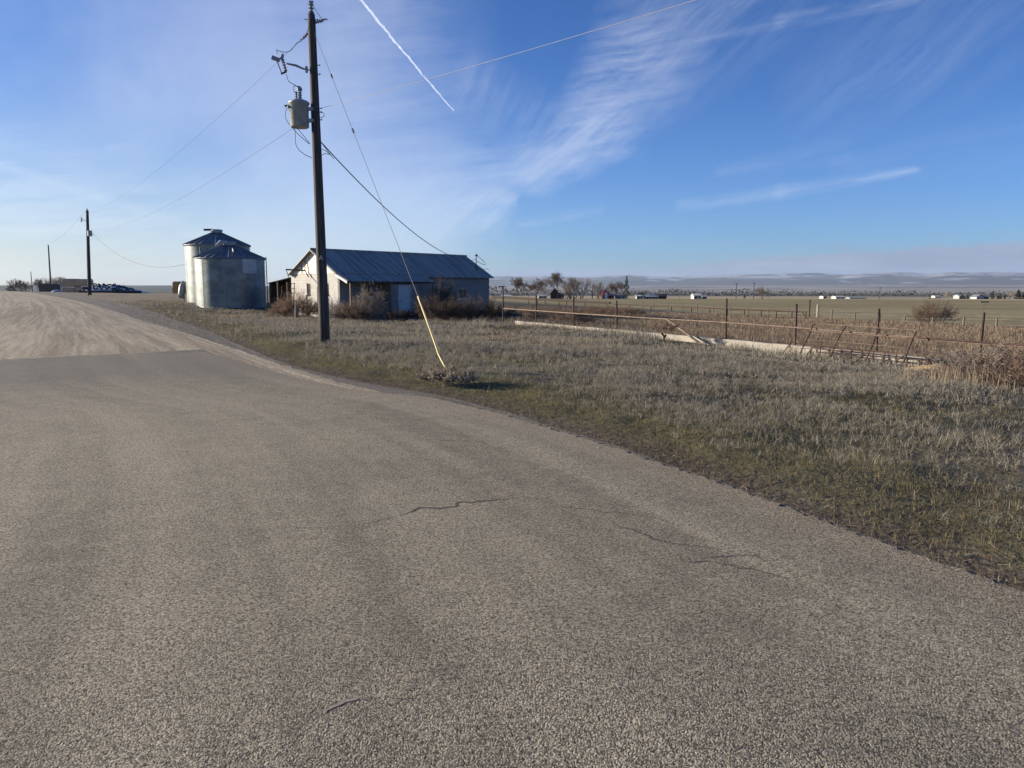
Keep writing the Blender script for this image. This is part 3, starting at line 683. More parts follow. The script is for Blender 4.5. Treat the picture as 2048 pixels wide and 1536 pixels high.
# far poles
def farpole(bx, by, ty, Y, label, gear, r=.14, tx=None, name='utility_pole', group=None):
    top = at(tx if tx else bx, ty, Y); b0 = at(bx, by, Y); z = gz(b0.x, Y); 
    t = thing(name, label, 'utility pole', (b0.x, Y, z), 0, group)
    Hh = top.z-z; dx = top.x-b0.x
    mb = MB(); mb.tube([(0,0,-.5),(dx*.5,0,Hh*.5),(dx,0,Hh)], [r*1.2,r,r*.8], 10); mb.build('shaft', M['wood_pole'], t)
    return t, Hh, dx
p2, H2, dx2 = farpole(179, 590, 421, 87, 'wooden utility pole with small transformer past the grain bins', True, .18, 174.5)
mb = MB(); insul(mb, (dx2,0,H2), (0,0,1), .22, .09, 2); mb.build('top_insulator', M['porcelain'], p2)
mb = MB(); mb.tube([(dx2,0,H2-1.2),(dx2-.7,-.1,H2-1.0)], .03, 6); mb.build('cutout_arm', M['galv'], p2)
mb = MB(); insul(mb, (dx2-.62,-.1,H2-.75), (-.15,0,-1), .55, .09, 4); mb.build('fuse_cutout', M['porcelain'], p2)
mb = MB(); mb.lathe([(.2,0),(.24,.03),(.24,.55),(.26,.58),(.2,.65),(.02,.68)], 16, (dx2+.25,-.25,H2-2.9)); mb.build('transformer', M['tank'], p2)
p3, H3, _ = farpole(102.5, 585, 490, 158, 'leaning wooden pole without fittings beside the left hay stacks', False, .15, 96.5)
p4, H4, _ = farpole(65, 584, 543, 235, 'farthest thin wooden pole at the left end of the road', False, .13, 61.5)
P2T = Vector(p2.location)+Vector((dx2,0,H2+.2)); P1 = Vector((PX,PY,PZ)); P1T = P1+tpz+Vector((0,0,.3))
def cable(name, pts, r, label, m='wire', cat='cable', group=None):
    o_ = pts[0]; mb = MB(); mb.tube(pts, r, 6); o = mb.build(name, M[m], off=o_); o.location = o_; return tag(o, label, cat, group)
cable('power_line', sag(P1+ie, P2T-Vector((.7,0,.8)), .9, 40), .0045, 'thin upper power line from the near pole top to the second pole', group='lines between the poles')
cable('power_line', sag(P1+P_(618,235,0), P2T-Vector((0,0,2.3)), 1.0, 40), .005, 'lower power line from behind the transformer to the second pole', group='lines between the poles')
nx = P1+Vector((40,-45.3,7.3))
cable('power_line', sag(P1+onpole(218)+Vector((.13,-.05,0)), nx, .9, 60), .005, 'pale bare line rising from the near pole to the upper right over the road', 'wire_lit')
P3T = Vector(p3.location)+Vector((-.6,0,H3)); P4T = Vector(p4.location)+Vector((0,0,H4))
cable('power_line', sag(P2T, P3T, .8, 24), .008, 'thin line from the second pole to the leaning third pole', group='lines between the poles')
sw = at(375, 527, 66)
cable('service_line', sag(at(184,466,87), sw, 1.6, 30), .022, 'dark service line sagging from the second pole to the grain bins')
# ------------------------------------------------------------------ grain bins
def silo(pl_, pr_, Y, py_eave, py_peak, label, seed):
    a, b0 = at(pl_, 600, Y), at(pr_, 600, Y); x = (a.x+b0.x)/2; rad = (b0.x-a.x)/2*.985
    z = gz(x, Y)-.05; he = at(460, py_eave, Y-rad*.9).z-z; hp = at(460, py_peak, Y).z-z
    t = thing('grain_bin', label, 'grain bin', (x, Y, z), 0, 'grain bins')
    prof = []; n = int(he/.10)
    for k in range(n+1): prof.append((rad+.032*math.cos(k*math.pi), he*k/n))
    mb = MB(); mb.lathe(prof, 96, cap=False); w = mb.build('wall', M['silo_wall'], t, smooth=True)
    # vertical sheet seams
    for k in range(9):
        aa = k*2*math.pi/9+.35*seed; mb = MB(); mb.tube([((rad+.018)*math.cos(aa), (rad+.018)*math.sin(aa), .05), ((rad+.018)*math.cos(aa), (rad+.018)*math.sin(aa), he-.05)], .02, 4); mb.build('seam', M['galv'], t)
    nr_ = 30; mb = MB(); ro = rad*1.05; rc = rad*.17; zc = hp-.32
    mb.lathe([(ro, he-.02), (ro, he+.03), (rc, zc)], nr_*2, cap=False); rf = mb.build('roof', M['silo_roof'], t)
    for k in range(nr_):
        aa = 2*math.pi*k/nr_; c_, s_ = math.cos(aa), math.sin(aa); side = Vector((-s_, c_, 0))*.035
        p0 = Vector((ro*c_, ro*s_, he+.03)); p1 = Vector((rc*c_, rc*s_, zc)); up = Vector((0,0,.085))
        mb = MB(); vs = [p0-side, p0+side, p0+up*.9, p1-side*.6, p1+side*.6, p1+up*.8]; mb.add(vs, [(0,1,4,3),(1,2,5,4),(2,0,3,5),(0,2,1),(3,4,5)]); mb.build('roof_rib', M['silo_roof'], t)
    mb = MB(); mb.lathe([(rc*1.02, zc-.03), (rc*1.02, zc+.14), (rc*1.15, zc+.16), (rc*1.15, zc+.24), (rc*.9, hp), (.03, hp+.02)], 24); mb.build('roof_cap', M['galv'], t)
    return t, rad, he, hp
b1, ra1, he1, hp1 = silo(378.5, 501, 66.5, 489, 459, 'taller rear corrugated grain bin with a wide round roof cap', 1)
b2, ra2, he2, hp2 = silo(397, 530, 60, 516, 483, 'shorter front corrugated grain bin with a pale patch on its wall', 2)
def curved_patch(t, rad, a0, a1, z0, z1, name, m, off=.03):
    V_, F_ = [], []; n = 14; mb = MB()
    for k in range(n+1):
        aa = R(a0+(a1-a0)*k/n); V_ += [((rad+off)*math.cos(aa), (rad+off)*math.sin(aa), z0), ((rad+off)*math.cos(aa), (rad+off)*math.sin(aa), z1),((rad+.0)*math.cos(aa), (rad+.0)*math.sin(aa), z1)]
    for k in range(n): F_ += [(3*k, 3*k+3, 3*k+4, 3*k+1), (3*k+1, 3*k+4, 3*k+5, 3*k+2)]
    mb.add(V_, F_); mb.build(name, m, t)
# angle facing the camera from the front bin: about -69 deg (world xy)
fa = math.degrees(math.atan2(-b2.location.y, -b2.location.x))
curved_patch(b2, ra2, fa+20, fa+47, he2*.70, he2*.985, 'wall_patch', M['silo_patch'])
curved_patch(b2, ra2, fa+14, fa+20, he2*.70, he2*.985, 'wall_patch', M['silo_roof'], .028)
mb = MB(); mb.box(-.3,-.02,-.25,.3,.05,.25, Matrix.Rotation(R(fa+8),4,'Z')@Matrix.Translation((rad_ := ra2*.66,0,he2+ (hp2-he2)*.32))@Matrix.Rotation(R(27),4,'Y')@Matrix.Rotation(R(90),4,'Y')); mb.build('roof_hatch', M['galv'], b2)
mb = MB(); mb.tube([(-.9,-.5,hp2-.33),(-.55,-.3,hp2-.05),(-.1,0,hp2-.02)], [.05,.16,.05], 8); mb.build('fill_hatch', M['silo_patch'], b2)
mb = MB(); mb.tube([(-1.0,-.3,hp1-.05),(-.3,0,hp1-.02)], .09, 8); mb.build('fill_hatch', M['dark_steel'], b1)
lad = Matrix.Rotation(R(fa+84),4,'Z'); mb = MB()
for s_ in (-.2,.2): mb.tube([lad@Vector((ra2+.12, s_, .3)), lad@Vector((ra2+.12, s_, he2+.2))], .022, 6)
for k in range(12): mb.tube([lad@Vector((ra2+.12, -.2, .4+k*.3)), lad@Vector((ra2+.12, .2, .4+k*.3))], .014, 5)
mb.build('ladder', M['dark_steel'], b2)
# pale hopper beside the rear bin
p = at(366, 590, 66); hz = gz(p.x, 66)
t = thing('auger_hopper', 'pale grey metal hopper leaning beside the taller grain bin', 'hopper', (p.x-.1, 66, hz))
mb = MB(); mb.tube([(-.05,0,.35),(.0,0,.8),(.08,0,1.4),(.2,0,1.85)], [.24,.30,.26,.12], 14); mb.build('hopper_body', M['tank'], t, smooth=True)
mb = MB(); [mb.tube([(a_,b_,-.1),(a_*.6,b_*.5,.7)], .03, 6) for a_, b_ in ((-.4,-.3),(.4,-.3),(0,.4))]; mb.build('leg', M['rust_pale'], t)

# ------------------------------------------------------------------ milking shed
g0z = -.40; B0 = thing('block_shed', 'long grey concrete block shed with dark metal roof behind the pole', 'building', (BC[0], BC[1], g0z), BA)
L, Wd, EV, RG = 14.3, 5.8, 3.05, 4.68; XP = 7.3
def walls(mb, x0, y0, x1, y1, z0, z1, holes, th=.2, inn=1):
    """wall from (x0,y0) to (x1,y1), thickness th on the left side, with rectangular openings (u0,u1,zb,zt)"""
    d = Vector((x1-x0, y1-y0, 0)); Lw = d.length; d.normalize(); n = Vector((-d.y, d.x, 0))*th*inn
    us = sorted({0, Lw}|{h[0] for h in holes}|{h[1] for h in holes}); zs = sorted({z0, z1}|{h[2] for h in holes}|{h[3] for h in holes})
    for a, b in zip(us[:-1], us[1:]):
        # merge vertical runs
        run = None
        for zA, zB in zip(zs[:-1], zs[1:]):
            inside = any(h[0] <= (a+b)/2 <= h[1] and h[2] <= (zA+zB)/2 <= h[3] for h in holes)
            if inside:
                if run: cell(mb, x0, y0, d, n, a, b, *run); run = None
            else: run = (run[0] if run else zA, zB)
        if run: cell(mb, x0, y0, d, n, a, b, *run)
def cell(mb, x0, y0, d, n, a, b, zA, zB):
    o = Vector((x0, y0, 0)); p = [o+d*a, o+d*b, o+d*b+n, o+d*a+n]
    mb.add([q+Vector((0,0,zA)) for q in p]+[q+Vector((0,0,zB)) for q in p], [(3,2,1,0),(4,5,6,7),(0,1,5,4),(1,2,6,5),(2,3,7,6),(3,0,4,7)])
front_holes = [(1.7,2.86,1.48,2.4), (4.1,5.2,0,2.25), (10.9,11.83,1.26,2.06)]
mb = MB(); walls(mb, 0, 0, L, 0, -.8, EV, front_holes); mb.build('front_wall', M['block_shaded'], B0)
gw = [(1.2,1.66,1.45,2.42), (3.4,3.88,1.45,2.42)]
mb = MB(); walls(mb, 0, 5.8, 0, .2, -.8, EV-.03, [(5.8-b_, 5.8-a_, c_, d_) for a_, b_, c_, d_ in gw], .2, 1); mb.build('gable_wall', M['block_lit'], B0)
mb = MB(); walls(mb, L, .2, L, 5.8, -.8, EV, [], .2, 1); mb.extrude([(L-.2,.2,EV),(L-.2,Wd,EV),(L-.2,Wd/2,RG-.1)], (.18,0,0)); mb.build('end_wall', M['block_shaded'], B0)
mb = MB(); walls(mb, L-.2, 5.8, .2, 5.8, -.8, EV, []); mb.build('back_wall', M['block_shaded'], B0)
# sheet-metal gable with battens
mb = MB(); mb.extrude([(-.04,-.05,EV-.02),(-.04,Wd+.02,EV-.02),(-.04,Wd/2,RG-.09)], (.16,0,0)); gb = mb.build('gable_panel', M['white_metal'], B0)
for y_ in (.9, 1.75, 2.6, 3.45, 4.3, 5.1):
    zt_ = EV+(RG-.12-EV)*(1-abs(y_-Wd/2)/(Wd/2)); mb = MB(); mb.box(-.06,y_-.02,EV,-.042,y_+.02,zt_-.05); mb.build('batten', M['white_metal'], gb)
# roof: front slope, back slope and the shallower porch sheet, with real ribs
def slope(mb, x0, x1, ya, za, yb, zb, th=.04, rib=.30, rh=.035):
    a = Vector((x0, ya, za)); e = Vector((x1-x0, 0, 0)); d = Vector((0, yb-ya, zb-za)); n = Vector((0, -(zb-za), yb-ya)).normalized()
    if n.z < 0: n = -n
    poly = [a, a+d, a+d-n*th, a-n*th]; mb.extrude(poly, e)
    k = 0
    x = x0+.04
    while x < x1-.03:
        q = Vector((x, ya, za))+n*.0005; s_ = Vector((.028,0,0))
        vs = [q-s_, q+s_, q+n*rh, q+d-s_, q+d+s_, q+d+n*rh]; mb.add(vs, [(0,1,2),(3,5,4),(1,4,5,2),(0,2,5,3)]); x += rib
sl = (RG-EV)/(Wd/2)
mb = MB(); slope(mb, -.28, XP, Wd/2, RG, -.02, EV-.01); slope(mb, XP, L+.32, Wd/2, RG, -.30, EV-.30*sl); slope(mb, -.28, L+.32, Wd/2, RG, Wd+.1, EV-.06); rf = mb.build('roof', M['roof_sheet'], B0)
mb = MB(); mb.tube([(-.3,Wd/2,RG+.03),(L+.34,Wd/2,RG+.03)], .07, 8); mb.build('ridge_cap', M['roof_sheet'], rf)
mb = MB(); mb.extrude([(-.31,Wd/2,RG-.02),(-.31,-.02,EV-.05),(-.31,-.02,EV-.11),(-.31,Wd/2,RG-.08)], (.028,0,0)); mb.extrude([(-.31,Wd/2,RG-.02),(-.31,Wd+.1,EV-.08),(-.31,Wd+.1,EV-.15),(-.31,Wd/2,RG-.08)], (.028,0,0)); mb.build('barge_board', M['roof_sheet'], rf)
mb = MB(); slope(mb, -.28, XP, .01, EV-.045, -1.25, EV-.52, .03); pr = mb.build('porch_roof', M['roof_sheet'], B0)
mb = MB(); mb.extrude([(-.33,.0,EV-.06),(-.33,-1.27,EV-.54),(-.33,-1.27,EV-.70),(-.33,.0,EV-.2)], (.045,0,0)); mb.build('barge_board', M['white'], pr)
mb = MB(); mb.box(-.2,-1.22,EV-.66,XP-.03,-1.12,EV-.545); mb.build('porch_beam', M['dark_wood'], pr)
for x_ in (.02, 3.35, XP-.1):
    mb = MB(); mb.box(x_-.05,-1.215,-.5,x_+.05,-1.125,EV-.662); mb.build('porch_post', M['wood_old'], B0)
def window(par, M4, w, h, mull=True, name='window'):
    """window in plane local x (width), z up, y outward(-)"""
    fr = MB(); t_ = .05
    for bx in ((0,0,t_,h),(w-t_,0,w,h),(t_,0,w-t_,t_),(t_,h-t_,w-t_,h)): fr.box(bx[0],-.03,bx[1],bx[2],.05,bx[3],M4)
    if mull: fr.box(w/2-.025,-.02,t_,w/2+.025,.04,h-t_,M4)
    f = fr.build(name, M['frame'], par); g = MB(); g.box(t_,.0,t_,w-t_,.015,h-t_,M4); g.build('pane', M['glass'], f)
    s_ = MB(); s_.box(-.05,-.07,-.06,w+.05,.03,-.002,M4); s_.build('sill', M['frame'], f); return f
window(B0, Matrix.Translation((1.7,.06,1.48)), 1.16, .92); window(B0, Matrix.Translation((10.9,.06,1.26)), .93, .8)
for a_, b_, c_, d_ in gw:
    Mw = Matrix.Translation((.06, b_, c_))@Matrix.Rotation(R(-90),4,'Z'); window(B0, Mw, b_-a_, d_-c_, False)
# door vestibule
mb = MB(); mb.box(3.5,-1.05,-.4,4.08,-.98,EV-.70); mb.box(5.23,-1.05,-.4,5.95,-.98,EV-.70); mb.box(4.08,-1.05,2.28,5.23,-.98,EV-.70); mb.box(3.5,-.98,-.4,3.56,-.003,EV-.45); mb.box(5.89,-.98,-.4,5.95,-.003,EV-.45); ve = mb.build('entry_vestibule', M['panel_grey'], B0)
fr = MB(); fr.box(4.08,-1.075,-.2,4.15,-.96,2.28); fr.box(5.16,-1.075,-.2,5.23,-.96,2.28); fr.box(4.15,-1.075,2.2,5.16,-.96,2.28); fr.build('door_frame', M['frame'], ve)
mb = MB(); mb.box(4.155,-1.03,.18,5.155,-.99,2.195); dr = mb.build('door', M['door'], ve); mb = MB(); mb.tube([(4.26,-1.03,1.15),(4.26,-1.10,1.15)], .035, 8); mb.build('handle', M['dark_steel'], dr)
mb = MB(); mb.box(4.0,-1.5,-.5,5.3,-1.06,.12); mb.build('step', M['concrete'], B0)
# corrugated wind screen at the porch end
mb = MB(); pts = [(6.05+k*.04, -1.16+(.02 if k%2 else -.02)) for k in range(30)]
for (xa,ya),(xb,yb) in zip(pts[:-1],pts[1:]): mb.add([(xa,ya,.0),(xb,yb,.0),(xb,yb,1.35),(xa,ya,1.35),(xa,ya+.01,0),(xb,yb+.01,0),(xb,yb+.01,1.35),(xa,ya+.01,1.35)],[(0,1,2,3),(7,6,5,4),(3,2,6,7)])
mb.build('wind_screen', M['roof_sheet'], B0)
# service mast on the far end of the roof
mx_, my_ = 13.6, .75; zr_ = EV+my_*sl
mb = MB(); mb.tube([(mx_,my_,zr_-.3),(mx_,my_,zr_+1.15)], .035, 8); mb.tube([(mx_-.06,my_,zr_+1.15),(mx_+.03,my_,zr_+1.24),(mx_+.14,my_,zr_+1.17)], .06, 8); ms = mb.build('service_mast', M['dark_steel'], B0)
mb = MB(); mb.tube([(mx_+.1,my_,zr_+1.15),(mx_+.3,my_-.2,zr_+.95),(mx_+.55,my_-.45,zr_+.62),(mx_+.62,my_-.5,zr_+.5),(mx_+.5,my_-.4,zr_+.45),(mx_+.3,my_-.2,zr_+.55),(mx_+.1,my_,zr_+.75)], .022, 6); mb.build('drip_loop', M['wire'], ms)
mb = MB(); mb.tube([(mx_+.02,my_,zr_+.12),(mx_+.75,my_-.6,zr_+.12),(mx_+.78,my_-.62,zr_+.02)], .02, 6); mb.build('brace', M['dark_steel'], ms)
# bracket arm on the gable end
Bm = B0.matrix_basis
def loc_of(px, py, x_):      # point on the plane local x = x_ of the shed seen at a pixel
    d = Vector(ray(px, py)); q = Vector((0,0,EYE)); Mi = (Matrix.Translation((BC[0],BC[1],g0z))@Matrix.Rotation(BA,4,'Z')).inverted()
    o_ = Mi@q; dd = Mi.to_3x3()@d; t_ = (x_-o_.x)/dd.x; return o_+dd*t_
mb = MB(); k = [loc_of(572,539,-.9), loc_of(610,541,-.16), loc_of(610,521,-.12), loc_of(617,554,-.12)]
mb.tube([k[0],k[1]], .05, 8); mb.tube([k[1],k[2]], .035, 8); mb.tube([k[1],k[3]], .035, 8); mb.tube([loc_of(602.5,527,-.08), loc_of(602.5,547,-.08)], .02, 6); mb.build('gable_bracket', M['rust'], B0)
mb = MB(); mb.tube([k[0], loc_of(578,556,-1.1), loc_of(582,580,-1.0)], .03, 6); mb.build('hanging_chain', M['dark_steel'], B0)
# lean-to behind
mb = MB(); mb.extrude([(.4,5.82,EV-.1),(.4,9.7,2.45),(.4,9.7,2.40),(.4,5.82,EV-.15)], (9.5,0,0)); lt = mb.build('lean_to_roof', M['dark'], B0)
mb = MB(); mb.box(.45,9.5,-.8,9.8,9.6,2.40); mb.box(9.8,5.82,-.8,9.88,9.5,2.42); mb.build('lean_to_wall', M['dark_wood'], B0)
mb = MB(); mb.box(.5,5.9,-.6,.56,9.45,1.0); mb.build('lean_to_wall', M['dark_wood'], B0)
for y_ in (7.1, 8.4, 9.42): mb = MB(); mb.box(.42,y_-.06,-.6,.54,y_+.06,2.5); mb.build('lean_to_post', M['dark_wood'], B0)
# service drop pole -> mast
mt = (Matrix.Translation((BC[0],BC[1],g0z))@Matrix.Rotation(BA,4,'Z'))@Vector((mx_,my_,zr_+.85))
cable('service_line', sag(P1+onpole(284)+Vector((.13,-.05,0)), mt, 1.05, 50), .017, 'thick twisted service line from the near pole to the shed roof mast')

# ------------------------------------------------------------------ gate and posts beside the shed
def w_at(px, py, Y): return at(px, py, Y)
Yg = 51.5; gt = at(562, 622, Yg); gt.z = gz(gt.x, Yg)
t = thing('stock_gate', 'thin rusty pipe gate leaning in brown brush by the shed', 'gate', tuple(gt))
mb = MB(); 
for a_, b_ in (((560,630),(564,572)),((586,628),(589,566))): mb.tube([at(*a_, Yg), at(*b_, Yg)], .028, 6)
mb.build('upright', M['rust'], t, off=gt)
for a_, b_ in (((563,573),(590,566)),((564,583),(590,576)),((563,592),(589,586))): mb = MB(); mb.tube([at(*a_, Yg), at(*b_, Yg)], .022, 6); mb.build('rail', M['rust'], t, off=gt)
def stump(px, py, pt, w, label, m='wood_old', name='wooden_post', cat='post', group=None, tx=None):
    p = hit(px, py); top = at(tx or px, pt, p.y); o_ = (p.x, p.y, p.z); ww = w/F*p.y/2
    mb = MB(); mb.tube([(p.x,p.y,p.z-.3), (p.x+(top.x-p.x)*.5,p.y,(p.z+top.z)/2), tuple(top)], [ww*1.05, ww, ww*.9], 10)
    o = mb.build(name, M[m], off=o_); o.location = o_; return tag(o, label, cat, group)
stump(593, 638, 611, 6.5, 'short stubby wooden post in front of the brush by the shed')
stump(616, 636, 590, 2.2, 'thin rusty steel stake near the shed gable', 'rust', 'steel_stake', 'stake', None, 613)

# ------------------------------------------------------------------ low concrete wall + pipe fence
wa, wb = along(*fence_xy(-.5)), along(*fence_xy(6.62))
def fpt(s, off=0., z=0): q = F0+FD*s+FN*off; return Vector((q[0], q[1], z))
# wall-top heights read along the line
def wall_top(s):
    q = fpt(s); u = q.x/q.y*F+1024; py = np.interp(u, [1030,1040,1300,1450,1600,1870,1900], [641,642,664.5,677.5,691,716,718]); return at(u, py, q.y).z
ws = np.linspace(wa, wb, 30); th_ = .2; mb = MB(); vs = []
for s_ in ws:
    q0 = fpt(s_, -th_); q1 = fpt(s_, .0); zt_ = wall_top(s_)+.008*math.sin(s_*3); 
    vs += [(q0.x,q0.y,gz(q0.x,q0.y)-.5), (q0.x,q0.y,zt_), (q1.x,q1.y,zt_), (q1.x,q1.y,gz(q1.x,q1.y)-.5)]
fs = []; nW = len(ws)
for k in range(nW-1): 
    for e in range(4): fs.append((4*k+e, 4*(k+1)+e, 4*(k+1)+(e+1)%4, 4*k+(e+1)%4))
fs += [(0,1,2,3), (4*nW-1,4*nW-2,4*nW-3,4*nW-4)]; mb.add(vs, fs)
q = fpt(wa); o_ = (q.x, q.y, gz(q.x, q.y)); o = mb.build('concrete_wall', M['concrete'], off=o_); o.location = o_; tag(o, 'long low sunlit concrete wall below the rusty pipe fence', 'wall')
t = thing('pipe_fence', 'rusty steel pipe fence standing along the low concrete wall', 'fence', o_)
tops = {-1:(1004,573), 0:(1070,591), 1:(1145,593), 2:(1231,601), 4:(1451,597), 5:(1591,608), 6:(1756,617), 7:(1966,625)}
postrec = {}
for k, (ux, uy) in tops.items():
    q = fence_xy(k); p = at(ux, uy, q[1]); bx = {7:1957, 6:1751, 5:1588, 4:1449}.get(k, ux); bz = gz(q[0], q[1]); pb_ = at(bx, 700 if k == 7 else 690, q[1])
    off_ = FN*.07; a_ = Vector((pb_.x+off_[0]*0, q[1]+off_[1]*0, bz-.3))
    r_ = .036 if k > 2 else .04
    mb = MB(); mb.tube([a_+Vector((off_[0],off_[1],0)), Vector((p.x+off_[0],q[1]+off_[1],p.z))], r_, 10); pp = mb.build('post', M['rust'], t, off=o_)
    if k == -1: mb = MB(); mb.tube([(p.x-.18,q[1]+off_[1],p.z),(p.x+.18,q[1]+off_[1],p.z)], .03, 6); mb.build('cross_plate', M['rust'], pp, off=o_)
    if k == 7:
        yy_ = q[1]+off_[1]; e0, e1, e2 = at(1966,625,yy_), at(1968,607,yy_), at(1969,605,yy_); mb = MB(); mb.tube([e0, at(1967,618,yy_), e1], .009, 6); mb.tube([at(1960,604,yy_), at(1977,604,yy_)], .018, 8); mb.build('cross_plate', M['rust_pale'], pp, off=o_)
def railpt(px):      # top rail of the near fence
    py = np.interp(px, [1008,1145,1300,1451,1588,1760,1834,1957,2048,2200], [617,626.5,636.5,645,655,669,675,684,690,701]); 
    u = (px-1024)/F; s0 = (F0[0]-u*F0[1])/(u*FD[1]-FD[0]); q = F0+FD*s0+FN*.0; return at(px, py, q[1]-.0)-Vector((FN[0]*.03, FN[1]*.03, 0))
mb = MB(); mb.tube([railpt(x_) for x_ in (1008,1080,1145,1231,1330,1451,1588,1700,1834)], .033, 8); mb.build('rail', M['rust_pale'], t, off=o_)
mb = MB(); mb.tube([railpt(x_) for x_ in (1834,1900,1957,2048,2200)], .03, 8); mb.build('rail', M['rust'], t, off=o_)
mb = MB(); mb.tube([railpt(x_)+Vector((0,0,-.045-.01*(k_%2))) for k_, x_ in enumerate((1620,1700,1834,1957,2048,2200))], .02, 6); mb.build('rail', M['rust_pale'], t, off=o_)
# mesh wires
for dz in (.18, .42, .62):
    mb = MB(); mb.tube([railpt(x_)-Vector((0,0,dz+.02*math.sin(x_*.02))) for x_ in range(1020, 2180, 40)], .0045, 4); mb.build('wire', M['wire'], t, off=o_)
# leaning brace rail
q = hit(1399, 688); a_ = railpt(1338)+Vector((-.05,-.05,-.02)); e_ = at(1399, 686, fence_xy(3.7)[1]-.55)
mb = MB(); mb.tube([a_, e_, e_+(e_-a_)*.06], .045, 8); o = mb.build('leaning_pipe', M['rust_pale'], off=e_); o.location = e_; tag(o, 'pale pipe leaning diagonally from the fence rail over the concrete wall', 'pipe')
# hay feeder panel
def fpix(px, py, off):        # point on a vertical plane parallel to the fence, off metres in front
    u = ray(px, py); n = FN; base = F0-FN*off; tt = (base[0]*n[0]+base[1]*n[1])/(u[0]*n[0]+u[1]*n[1]); return Vector((u[0]*tt, u[1]*tt, EYE+u[2]*tt))
fo = fpix(1700, 725, .5); hf = thing('hay_feeder', 'rusty curved pipe hay feeder leaning against the low concrete wall', 'feeder', tuple(fo))
for pts, r_ in (([(1629,647.5),(1690,651),(1757,656),(1827,660),(1832,663)], .02), ([(1622,661),(1684,666),(1750,671),(1826,677)], .018), ([(1614,679.5),(1680,684),(1750,690),(1812,697)], .012), ([(1600,696),(1670,700),(1745,705),(1815,709)], .018)):
    mb = MB(); n_ = len(pts); 
    mb.tube([fpix(a_, b_, .12+(b_-647)/50*.42) for a_, b_ in pts], r_, 6); mb.build('rail', M['rust_pale'], hf, off=fo)
for pts in ([(1629,647),(1624,653),(1622,661),(1614,678),(1606,694),(1600,708)], [(1692,652),(1687,660),(1682,668),(1672,686),(1668,697),(1660,715)], [(1760,656),(1754,666),(1750,674),(1747,684),(1742,697),(1733,716)], [(1832,662),(1828,673),(1822,686),(1815,704),(1811,716),(1806,726)]):
    mb = MB(); mb.tube([fpix(a_, b_, .10+(b_-647)/50*.42) for a_, b_ in pts], .024, 8); mb.build('upright', M['rust'], hf, off=fo)
for pts in ([(1582,684),(1620,690),(1700,697),(1812,708)], [(1625,694),(1700,707),(1780,715),(1871,723)], [(1640,704),(1700,713),(1780,722),(1865,728)]):
    mb = MB(); mb.tube([fpix(a_, b_, .62) for a_, b_ in pts], .02, 6); mb.build('trough_rail', M['rust'], hf, off=fo)
for k, x_ in enumerate((1641, 1660, 1682, 1703, 1724, 1747, 1770, 1793)):
    mb = MB(); y0_ = np.interp(x_, [1641,1793], [692,707]); y1_ = np.interp(x_, [1641,1793], [716,731]); mb.tube([fpix(x_, y0_, .62), fpix(x_+(k%3-1), y1_+2, .62)], .018, 6); mb.build('trough_upright', M['rust'], hf, off=fo)
for a_, b_ in (((1655,700),(1675,716)),((1680,702),(1700,719)),((1812,708),(1790,724)),((1850,714),(1862,728)),((1730,706),(1712,722)),((1566,706),(1582,684)),((1580,685),(1580,704)),((1574,695),(1581,693))):
    mb = MB(); mb.tube([fpix(*a_, .66), fpix(*b_, .66)], .018, 6); mb.build('brace', M['rust'], hf, off=fo)
# small shrub against the wall
mb = MB(); q = hit(1326, 686)
t2 = thing('dead_sapling', 'small dead sapling with reddish twigs against the low wall', 'sapling', tuple(q))
def P3(px, py, Y=q.y): return at(px, py, Y)
for pts in ([(1327,688),(1328,675),(1326,668)], [(1328,676),(1332,669)], [(1326,670),(1323,666)]): mb.tube([P3(*a_) for a_ in pts], [.05,.04,.03][:len(pts)], 6)
mb.build('trunk', M['rust'], t2, off=q)
o = brush_mesh('twigs', .55, .4, .5, 16, M['brush'], .006, 4); o.parent = t2; o.location = (0,0,.35)

# ------------------------------------------------------------------ second pipe fence across the corral
def f2(px, py, w=W2):        # point on the vertical plane at distance w beyond the fence line
    u = ray(px, py); base = F0+FN*w; tt = (base@FN)/(u[0]*FN[0]+u[1]*FN[1]); return Vector((u[0]*tt, u[1]*tt, EYE+u[2]*tt))
q = f2(1612, 641); t = thing('pipe_fence', 'dark rusty pipe fence crossing the corral behind the brown weeds', 'fence', (q.x, q.y, gz(q.x, q.y)))
oo = tuple(t.location)
def r2y(px): return np.interp(px, [978,1220,1300,1612], [595,607.5,611.5,624])
mb = MB(); mb.tube([f2(x_, r2y(x_)) for x_ in (985,1100,1220,1300,1400,1500,1612)], .055, 8); mb.build('rail', M['rust'], t, off=oo)
mb = MB(); mb.tube([f2(x_, r2y(x_)-2.2) for x_ in (985,1100,1220)], .12, 8); mb.build('feed_trough', M['dark_wood'], t, off=oo)
for x_ in (1057.5,1075,1090,1118,1133,1170,1215,1259,1302,1343,1383,1419.5,1455,1489,1522.6,1553,1584,1612):
    a_ = f2(x_, r2y(x_)); mb = MB(); mb.tube([(a_.x,a_.y,gz(a_.x,a_.y)-.3), tuple(a_)], .05, 8); mb.build('post', M['rust'], t, off=oo)
mb = MB(); mb.tube([f2(1605,625), f2(1611,634)], .035, 6); mb.build('brace', M['rust'], t, off=oo)
# loading chute loop
mb = MB(); mb.tube([f2(1090,628),f2(1131,632),f2(1158,634),f2(1161,630),f2(1160,622),f2(1155,618),f2(1120,616)], .03, 6); mb.tube([f2(1131,640),f2(1131,612)], .04, 6); q=f2(1131,640); o = mb.build('corral_gate', M['rust'], off=q); o.location = q; tag(o, 'dark pipe gate with a rounded corner in the corral', 'gate')
